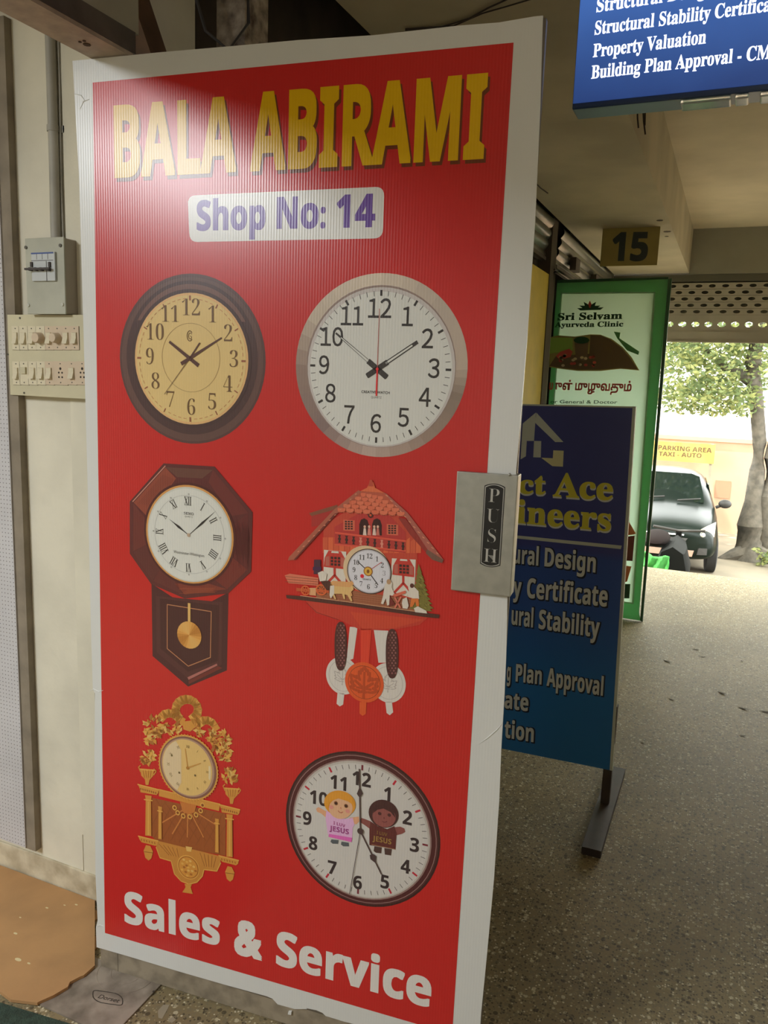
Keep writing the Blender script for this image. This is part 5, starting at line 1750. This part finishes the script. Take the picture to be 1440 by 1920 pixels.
# ================================================================== FAR ROLLING SHUTTER
fs_ = thing('rolling_shutter', (.3, YE + .05, 1.9), 'half raised grey shutter with a row of oval holes at the far end', 'shutter')
M_sh = mat('grey_shutter', (178, 170, 156), .5, .1, noise=.06, nscale=5)
SH = on_y(YE)
zb = SH.px(1340, 642)[1]; zh = SH.px(1340, 608)[1]
M_shd = mat('shutter_barrel', (96, 92, 80), .7)
mb = MB().box((XL, YE + .01, zb), (XR, YE + .03, zb + .085), M_sh)
mb.box((XL, YE + .0, zb), (XR, YE + .04, zb + .012), M_sh)
mb.build('bottom_rail', fs_)
px0, px1 = SH.px(1255, 608)[0], SH.px(1430, 608)[0]
pitch = (px1 - px0) / 7.0


def slat_row(zlo, zhi, zc, rx_, rz_, y, bow, phase=0.0):
    mb = MB()
    x = px0 - pitch * 4 + phase
    while x < XR - pitch * .5:
        if x - pitch / 2 > XL:
            o_ = [(x - pitch / 2, y, zlo), (x + pitch / 2, y, zlo), (x + pitch / 2, y, zhi), (x - pitch / 2, y, zhi)]
            h_ = [(x + rx_ * math.cos(t * math.pi / 8), y, zc + rz_ * math.sin(t * math.pi / 8)) for t in range(16)]
            mb.prism(o_, (0, .004, 0), M_sh, [h_])
        x += pitch
    return mb


slat_row(zb + .085, zh + .075, zh, .031, .020, YE + .018, 0).build('perforated_slat', fs_)
mb = MB()
for k, z in enumerate((zh + .10, zh + .15, zh + .20, zh + .25, zh + .30)):
    for q in slat_row(z - .024, z + .024, z, .026, .013, YE + .014 - .004 * k, 0).v and [slat_row(z - .024, z + .024, z, .026, .013, YE + .014 - .004 * k, 0, (k % 2) * pitch * .5)]:
        mb.add(q.v, q.f, M_sh)
mb.build('upper_slats', fs_)
MB().box((XL, YE + .026, zh + .06), (XR, YE + .036, ZS - .012), M_shd).build('hood_plate', fs_)
MB().box((XL, YE - .012, zh + .335), (XR, YE + .026, ZS - .012), M_shd).build('top_slat', fs_)
mb = MB().tube([(XL, YE + .17, zh + .24), (XR, YE + .17, zh + .24)], .13, M_shd, 24)
mb.build('barrel', fs_)

# ================================================================== DRY LEAF SCRAPS
M_scrap = mat('dry_leaf', (78, 66, 44), .9)
first = None
for x, y, r, ln in ((1250, 1240, 35, .05), (1305, 1218, 5, .04), (1318, 1232, -10, .035), (1391, 1240, 80, .03), (1354, 1300, 40, .05), (1394, 1329, 25, .05), (1259, 1312, 30, .03), (1436, 1335, 0, .045), (1276, 1341, 60, .012), (1342, 1340, 10, .016), (1268, 1155, 70, .02), (1346, 1124, 10, .02), (1422, 1194, 20, .02), (1204, 1393, 30, .022), (1392, 1380, 0, .026)):
    p = FL(x, y)
    if first is None:
        mb = MB()
        n_ = 7
        for k in range(n_):
            t0, t1 = k / n_, (k + 1) / n_
            w0, w1 = .14 * math.sin(math.pi * t0) + .01, .14 * math.sin(math.pi * t1) + .01
            z0, z1 = .0004 / .05 + .10 * t0 * t0, .0004 / .05 + .10 * t1 * t1
            mb.add([(t0 - .5, -w0, z0 + .05 * w0), (t1 - .5, -w1, z1 + .05 * w1), (t1 - .5, w1, z1), (t0 - .5, w0, z0)], [(0, 1, 2, 3)], M_scrap, True)
        first = mb.build('dry_leaf_scrap', base=(0, 0, 0))
        o = first
    else:
        o = first.copy()
        COL.objects.link(o)
    o.location = (p.x, p.y, .0004)
    o.rotation_euler = (0, 0, math.radians(-r))
    o.scale = (ln * 1.2, ln * 1.2, ln * 1.2)
    tag(o, 'tiny dark leaf scrap lying on the pale terrazzo floor', 'leaf', 'leaf scraps on the corridor floor')

# ================================================================== OUTSIDE
# compound wall, pale building, parking board
M_pk = mat('peach_wall_paint', (176, 142, 116), .9, noise=.06, nscale=2)
wallm = MB().box((-8, 17.0, GZ), (9, 17.25, .62), M_pk)
wallm.box((-8, 16.97, .56), (9, 17.28, .64), M_pk)
for x in (-.05, .62):
    wallm.box((x - .14, 16.99, -.55), (x + .14, 17.0, -.2), mat('wall_niche', (146, 112, 88), .9))
tag(wallm.build('compound_wall', base=(0, 17.1, GZ)), 'peach compound wall behind the parked car', 'wall')
mb = MB().box((-14, 24, GZ), (14, 25, 3.4), mat('white_facade', (236, 232, 222), .8))
for x in range(-12, 13, 4):
    mb.box((x, 23.9, 1.2), (x + 1.2, 24, 2.4), mat('pale_window', (176, 186, 186), .3))
tag(mb.build('pale_building', base=(0, 24.5, GZ)), 'sun bleached pale building beyond the compound wall', 'building')
PPl = on_y(16.6)
pa, pb_ = PPl.px(1222, 826), PPl.px(1338, 870)
psn = thing('parking_sign', ((pa[0] + pb_[0]) / 2, 16.6, GZ), 'yellow parking area board on posts above the parked car', 'sign')
bd = MB().box((pa[0] - .25, 16.6, pb_[1]), (pb_[0], 16.63, pa[1]), mat('yellow_sign_board', (198, 156, 76), .7)).build('board', psn)
a = Art(PPl, .001)
M_pt = mat('brown_sign_letters', (92, 72, 44), .7)
a.text('PARKING AREA', (1234, 843), (1334, 849), 8.5, M_pt, 1, 'B', .01)
a.text('TAXI - AUTO', (1235, 854.5), (1315, 858.5), 8.0, M_pt, 1, 'B', .01)
a.build('board_lettering', bd)
for x in (pa[0] + .05, pb_[0] - .08):
    MB().box((x, 16.64, GZ), (x + .05, 16.69, pa[1]), M_post).build('post', psn)

# car, nose towards the corridor
M_car = mat('dark_green_paint', (16, 24, 20), .28, .0, spec=.14)
M_glass = mat('windscreen_glass', (22, 30, 27), .08, spec=.5)
M_tyre = mat('tyre_rubber', (30, 30, 30), .85)
M_chr = mat('chrome', (210, 210, 206), .15, .9)
M_lens = mat('lamp_lens', (224, 214, 176), .12, spec=.8)
M_blk = mat('black_plastic', (44, 42, 40), .6)
M_rim = mat('alloy_rim', (150, 150, 148), .35, .7)
car = thing('car', (-.80, 12.45, GZ), 'dark green hatchback parked nose forward beneath the yellow parking board', 'car')
co = Vector((-.80, 12.45, GZ))
cyaw = math.radians(5)


def CP(x, y, z):
    return co + Vector((x * math.cos(cyaw) - y * math.sin(cyaw), x * math.sin(cyaw) + y * math.cos(cyaw), z))


secs = [(0.00, [(0, .30), (.50, .30), (.62, .34), (.66, .42), (.64, .52), (.56, .60), (.36, .64), (0, .65)]),
        (0.10, [(0, .25), (.62, .25), (.74, .31), (.77, .45), (.75, .60), (.67, .70), (.42, .75), (0, .77)]),
        (0.45, [(0, .22), (.70, .22), (.81, .30), (.83, .50), (.81, .68), (.74, .80), (.48, .86), (0, .88)]),
        (0.90, [(0, .22), (.72, .22), (.83, .30), (.84, .55), (.82, .78), (.76, .89), (.55, .95), (0, .98)]),
        (1.05, [(0, .22), (.72, .22), (.83, .30), (.84, .56), (.83, .82), (.76, .93), (.62, 1.0), (0, 1.03)]),
        (1.60, [(0, .22), (.72, .22), (.83, .30), (.84, .60), (.82, .88), (.70, 1.24), (.56, 1.40), (0, 1.44)]),
        (2.50, [(0, .22), (.72, .22), (.83, .30), (.84, .60), (.82, .90), (.70, 1.28), (.56, 1.44), (0, 1.48)]),
        (3.20, [(0, .24), (.72, .24), (.82, .32), (.83, .60), (.80, .90), (.68, 1.20), (.54, 1.36), (0, 1.40)]),
        (3.50, [(0, .30), (.62, .30), (.72, .38), (.74, .60), (.70, .88), (.58, 1.10), (.46, 1.22), (0, 1.25)])]
vs, fs = [], []
for y, pts in secs:
    full = pts + [(-x, z) for x, z in pts[-2:0:-1]]
    for x, z in full:
        vs.append(CP(x, y, z))
K = len(secs[0][1]) * 2 - 2
for i in range(len(secs) - 1):
    for k in range(K):
        k2 = (k + 1) % K
        fs.append((i * K + k, i * K + k2, (i + 1) * K + k2, (i + 1) * K + k))
fs.append(tuple(range(K))[::-1])
fs.append(tuple((len(secs) - 1) * K + k for k in range(K)))
body = MB().add(vs, fs, M_car, True).build('car_body', car)
sbm = body.modifiers.new('sub', 'SUBSURF')
sbm.levels = sbm.render_levels = 2


def patch(name, quad, mt, lift=.012, th=.01, parent=car):
    q = [CP(*p) for p in quad]
    n_ = (q[1] - q[0]).cross(q[2] - q[0]).normalized()
    if n_.dot(EYE - q[0]) < 0:
        n_ = -n_
    return MB().prism([p + n_ * lift for p in q], -n_ * th, mt).build(name, parent)


patch('windscreen', ((-.60, 1.06, .99), (.60, 1.06, .99), (.585, 1.25, 1.13), (.525, 1.54, 1.36), (.40, 1.58, 1.40), (-.40, 1.58, 1.40), (-.525, 1.54, 1.36), (-.585, 1.25, 1.13)), M_glass, .028, .012)
for s_ in (-1, 1):
    patch('side_window', ((s_ * .765, 1.30, .98), (s_ * .77, 2.4, .99), (s_ * .695, 2.4, 1.30), (s_ * .70, 1.62, 1.26)), M_glass, .03, .012)
    hl = patch('headlight', ((s_ * .34, .06, .58), (s_ * .62, .09, .53), (s_ * .73, .20, .60), (s_ * .745, .36, .80), (s_ * .60, .20, .74)), M_lens, .04, .05)
    MB().sphere(CP(s_ * .56, .10, .635), .055, M_chr, 8).build('lamp_bowl', hl)
    mp = CP(s_ * .93, 1.22, 1.0)
    mi = MB().sphere(mp, .10, M_blk, 8, (1.0, .6, .72)).build('side_mirror', car)
    MB().tube([CP(s_ * .80, 1.25, .93), mp], .025, M_blk, 8).build('mirror_arm', mi)
    patch('fog_lamp', ((s_ * .50, .02, .36), (s_ * .64, .06, .36), (s_ * .64, .06, .46), (s_ * .52, .02, .46)), M_blk, .03, .03)
    for wy in (.62, 2.85):
        wc = CP(s_ * .74, wy, .29)
        ax = (CP(1, 0, 0) - CP(0, 0, 0)) * s_
        ty = MB().tube([wc - ax * .07, wc - ax * .055, wc + ax * .075, wc + ax * .09], [.25, .29, .29, .25], M_tyre, 24).build('tyre', car)
        MB().tube([wc + ax * .088, wc + ax * .098], [.18, .16], M_rim, 16).build('wheel_rim', ty)
patch('grille', ((-.30, -.01, .50), (.30, -.01, .50), (.36, .02, .59), (-.36, .02, .59)), M_blk, .03, .03)
patch('chrome_strip', ((-.30, .02, .615), (.30, .02, .615), (.30, .03, .635), (-.30, .03, .635)), M_chr, .05, .02)
patch('lower_intake', ((-.44, -.01, .33), (.44, -.01, .33), (.46, -.01, .42), (-.46, -.01, .42)), mat('dusty_plate', (150, 120, 104), .7), .03, .03)
for x in (-.35, .20):
    MB().tube([CP(x, .99, 1.035), CP(x + .35, 1.06, 1.075)], .012, M_blk, 6).build('wiper', car)

# scooter just outside, mostly hidden by the green door and the floor edge
so = Vector((-.70, 9.75, GZ + .0))
sct = thing('scooter', so, 'black scooter parked just outside behind the green door', 'scooter')
M_seat = mat('brown_black_seat', (18, 13, 12), .9, spec=.05)
M_pan = mat('black_panel', (12, 14, 13), .85, spec=.1)
sp_ = [(-.17, -.16), (.17, -.16), (.20, .0), (.20, .40), (.14, .62), (.0, .70), (-.14, .62), (-.20, .40), (-.20, .0)]
vs, fs = [], []
for i, (y, k) in enumerate(((0, .86), (.06, 1.0), (.5, 1.0), (.9, .75))):
    for x, z in sp_:
        vs.append(so + Vector((.20 + x * k, y, .30 + z * .92)))
n9 = len(sp_)
for i in range(3):
    for k in range(n9):
        k2 = (k + 1) % n9
        fs.append((i * n9 + k, i * n9 + k2, (i + 1) * n9 + k2, (i + 1) * n9 + k))
fs += [tuple(range(n9))[::-1], tuple(3 * n9 + k for k in range(n9))]
MB().add(vs, fs, M_pan, True).build('body_panel', sct)
MB().sphere(so + Vector((-.02, .45, .96)), .5, M_seat, 12, (.32, .9, .16)).build('seat', sct)
for y in (.22, 1.38):
    w_ = MB().tube([so + Vector((.15, y, .24)), so + Vector((.17, y, .24)), so + Vector((.23, y, .24)), so + Vector((.25, y, .24))], [.19, .235, .235, .19], M_tyre, 20).build('wheel', sct)
    MB().tube([so + Vector((.14, y, .24)), so + Vector((.26, y, .24))], .12, M_rim, 14).build('hub', w_)
mb = MB().tube([so + Vector((.20, 1.38, .24)), so + Vector((.20, 1.15, .95))], .04, M_pan, 8)
mb.tube([so + Vector((-.12, 1.08, 1.0)), so + Vector((.20, 1.14, .96)), so + Vector((.52, 1.08, 1.0))], .018, M_blk, 8)
mb.box(so + Vector((.02, .95, .28)), so + Vector((.38, 1.25, .34)), M_pan)
mb.tube([so + Vector((.20, 1.25, .33)), so + Vector((.20, .85, .33))], .08, M_pan, 8)
mb.build('handlebar', sct)
# green cloth lying over the seat's back
M_cl = mat('green_cloth', (36, 120, 40), .8, noise=.2, nscale=14, bump=.5, bscale=14)
vs, fs = [], []
NX, NY = 14, 8
for j in range(NY + 1):
    for i in range(NX + 1):
        u_, v_ = i / NX, j / NY
        x = -.16 + .34 * u_
        z = .84 - .17 * v_ + .02 * math.sin(u_ * 9) + .012 * math.sin(v_ * 7 + u_ * 5)
        y = -.075 - .05 * math.sin(math.pi * u_) - .02 * math.sin(u_ * 17 + v_ * 4) - .03 * v_
        vs.append(so + Vector((x, y, z)))
for j in range(NY):
    for i in range(NX):
        q = j * (NX + 1) + i
        fs.append((q, q + NX + 1, q + NX + 2, q + 1))
o = MB().add(vs, fs, M_cl, True).build('cloth', base=so + Vector((0, -.1, .5)))
sm_ = o.modifiers.new('thick', 'SOLIDIFY'); sm_.thickness = .03
tag(o, 'crumpled bright green cloth draped on the rear of the black scooter', 'cloth')

# trees
M_bark = mat('grey_bark', (92, 86, 76), .95, noise=.25, nscale=9, bump=.6, bscale=14)
M_lf = [mat('leaf_green', (122, 134, 84), .6), mat('leaf_yellow_green', (150, 154, 96), .6), mat('leaf_deep_green', (96, 112, 72), .6)]
for m_ in M_lf:
    b_ = m_.node_tree.nodes['Principled BSDF']
    ntl = m_.node_tree
    tr_ = ntl.nodes.new('ShaderNodeBsdfTranslucent')
    tr_.inputs[0].default_value = b_.inputs['Base Color'].default_value
    mxs = ntl.nodes.new('ShaderNodeMixShader')
    mxs.inputs[0].default_value = .5
    out_ = ntl.nodes['Material Output']
    ntl.links.new(b_.outputs[0], mxs.inputs[1]); ntl.links.new(tr_.outputs[0], mxs.inputs[2]); ntl.links.new(mxs.outputs[0], out_.inputs[0])


def leaves(mb, c, r, n, size):
    for _ in range(n):
        while True:
            v = Vector((random.uniform(-1, 1), random.uniform(-1, 1), random.uniform(-1, 1)))
            if v.length < 1:
                break
        p = Vector(c) + Vector((v.x * r[0], v.y * r[1], v.z * r[2]))
        d = Vector((random.gauss(0, 1), random.gauss(0, 1), random.gauss(0, .6))).normalized()
        e_ = d.cross(Vector((random.gauss(0, 1), random.gauss(0, 1), random.gauss(0, 1)))).normalized()
        s_ = size * random.uniform(.7, 1.3)
        mb.add([p - d * s_, p + e_ * s_ * .45, p + d * s_, p - e_ * s_ * .45], [(0, 1, 2, 3)], random.choice(M_lf))


TY = 14.5
TP = on_y(TY)
base = TP.w(1412, 1015)
base.z = GZ
tree = thing('tree', base, 'tree with a leaning grey trunk right of the parked car', 'tree')
tk = [base + Vector((-.02, 0, 0)), TP.w(1408, 985), TP.w(1414, 940), TP.w(1420, 880), TP.w(1424, 830), TP.w(1420, 775), TP.w(1414, 720), TP.w(1412, 680), TP.w(1420, 630), TP.w(1432, 560)]
tr_o = MB().tube(tk, [.30, .22, .15, .12, .11, .11, .12, .13, .12, .09], M_bark, 14)
tr_o.tube([base + Vector((.25, .05, 0)), TP.w(1440, 930), TP.w(1446, 860), TP.w(1470, 760), TP.w(1490, 640)], [.20, .14, .11, .10, .07], M_bark, 12)
for dx_ in (-.5, .45, .7):
    tr_o.tube([base + Vector((0, -.05, .18)), base + Vector((dx_ * .6, -.15, .06)), base + Vector((dx_, -.2, -.02))], [.16, .11, .04], M_bark, 8)
tr_o.build('trunk', tree)
MB().tube([TP.w(1412, 715), TP.w(1385, 700), TP.w(1362, 690), TP.w(1335, 668), TP.w(1300, 640)], [.12, .085, .075, .06, .04], M_bark, 10).build('branch', tree)
mb = MB()
for x, y, rx_, rz_, n_ in ((1262, 662, .7, .35, 300), (1300, 690, .75, .45, 420), (1345, 660, .7, .4, 360), (1335, 740, .75, .35, 420), (1280, 745, .55, .3, 240), (1388, 690, .6, .5, 260), (1380, 750, .45, .3, 180), (1440, 640, .7, .3, 260), (1445, 690, .5, .35, 200), (1250, 600, 1.0, .6, 380), (1340, 590, 1.2, .6, 520), (1440, 580, 1.2, .6, 420)):
    leaves(mb, TP.w(x, y) + Vector((0, random.uniform(-.5, .5), 0)), (rx_, .9, rz_), int(n_ * 2.2), .052)
mb.build('foliage', tree)
# low weeds round the trunk
mb = MB()
for k in range(9):
    leaves(mb, base + Vector((.1 + k * .12, -.45 - .03 * k, .16)), (.14, .12, .16), 26, .05)
tag(mb.build('weeds', base=base + Vector((.5, -.5, 0))), 'low weeds growing round the foot of the tree', 'weeds', kind='stuff')
# shady crown high over the yard that dapples the ground
t2b = Vector((3.2, 12.6, GZ))
tree2 = thing('tree', t2b, 'taller tree right of the opening whose crown shades the yard', 'tree')
MB().tube([t2b, t2b + Vector((-.1, 0, 2)), t2b + Vector((-.5, 0, 4.5))], [.3, .2, .16], M_bark, 12).build('trunk', tree2)
mb = MB()
for k in range(44):
    leaves(mb, (random.uniform(-4.6, 1.6), random.uniform(10.2, 15.2), random.uniform(4.2, 5.6)), (1.2, 1.2, .5), 190, .17)
mb.build('foliage', tree2)

bpy.data.objects.remove(_to)
bpy.data.curves.remove(_tc)
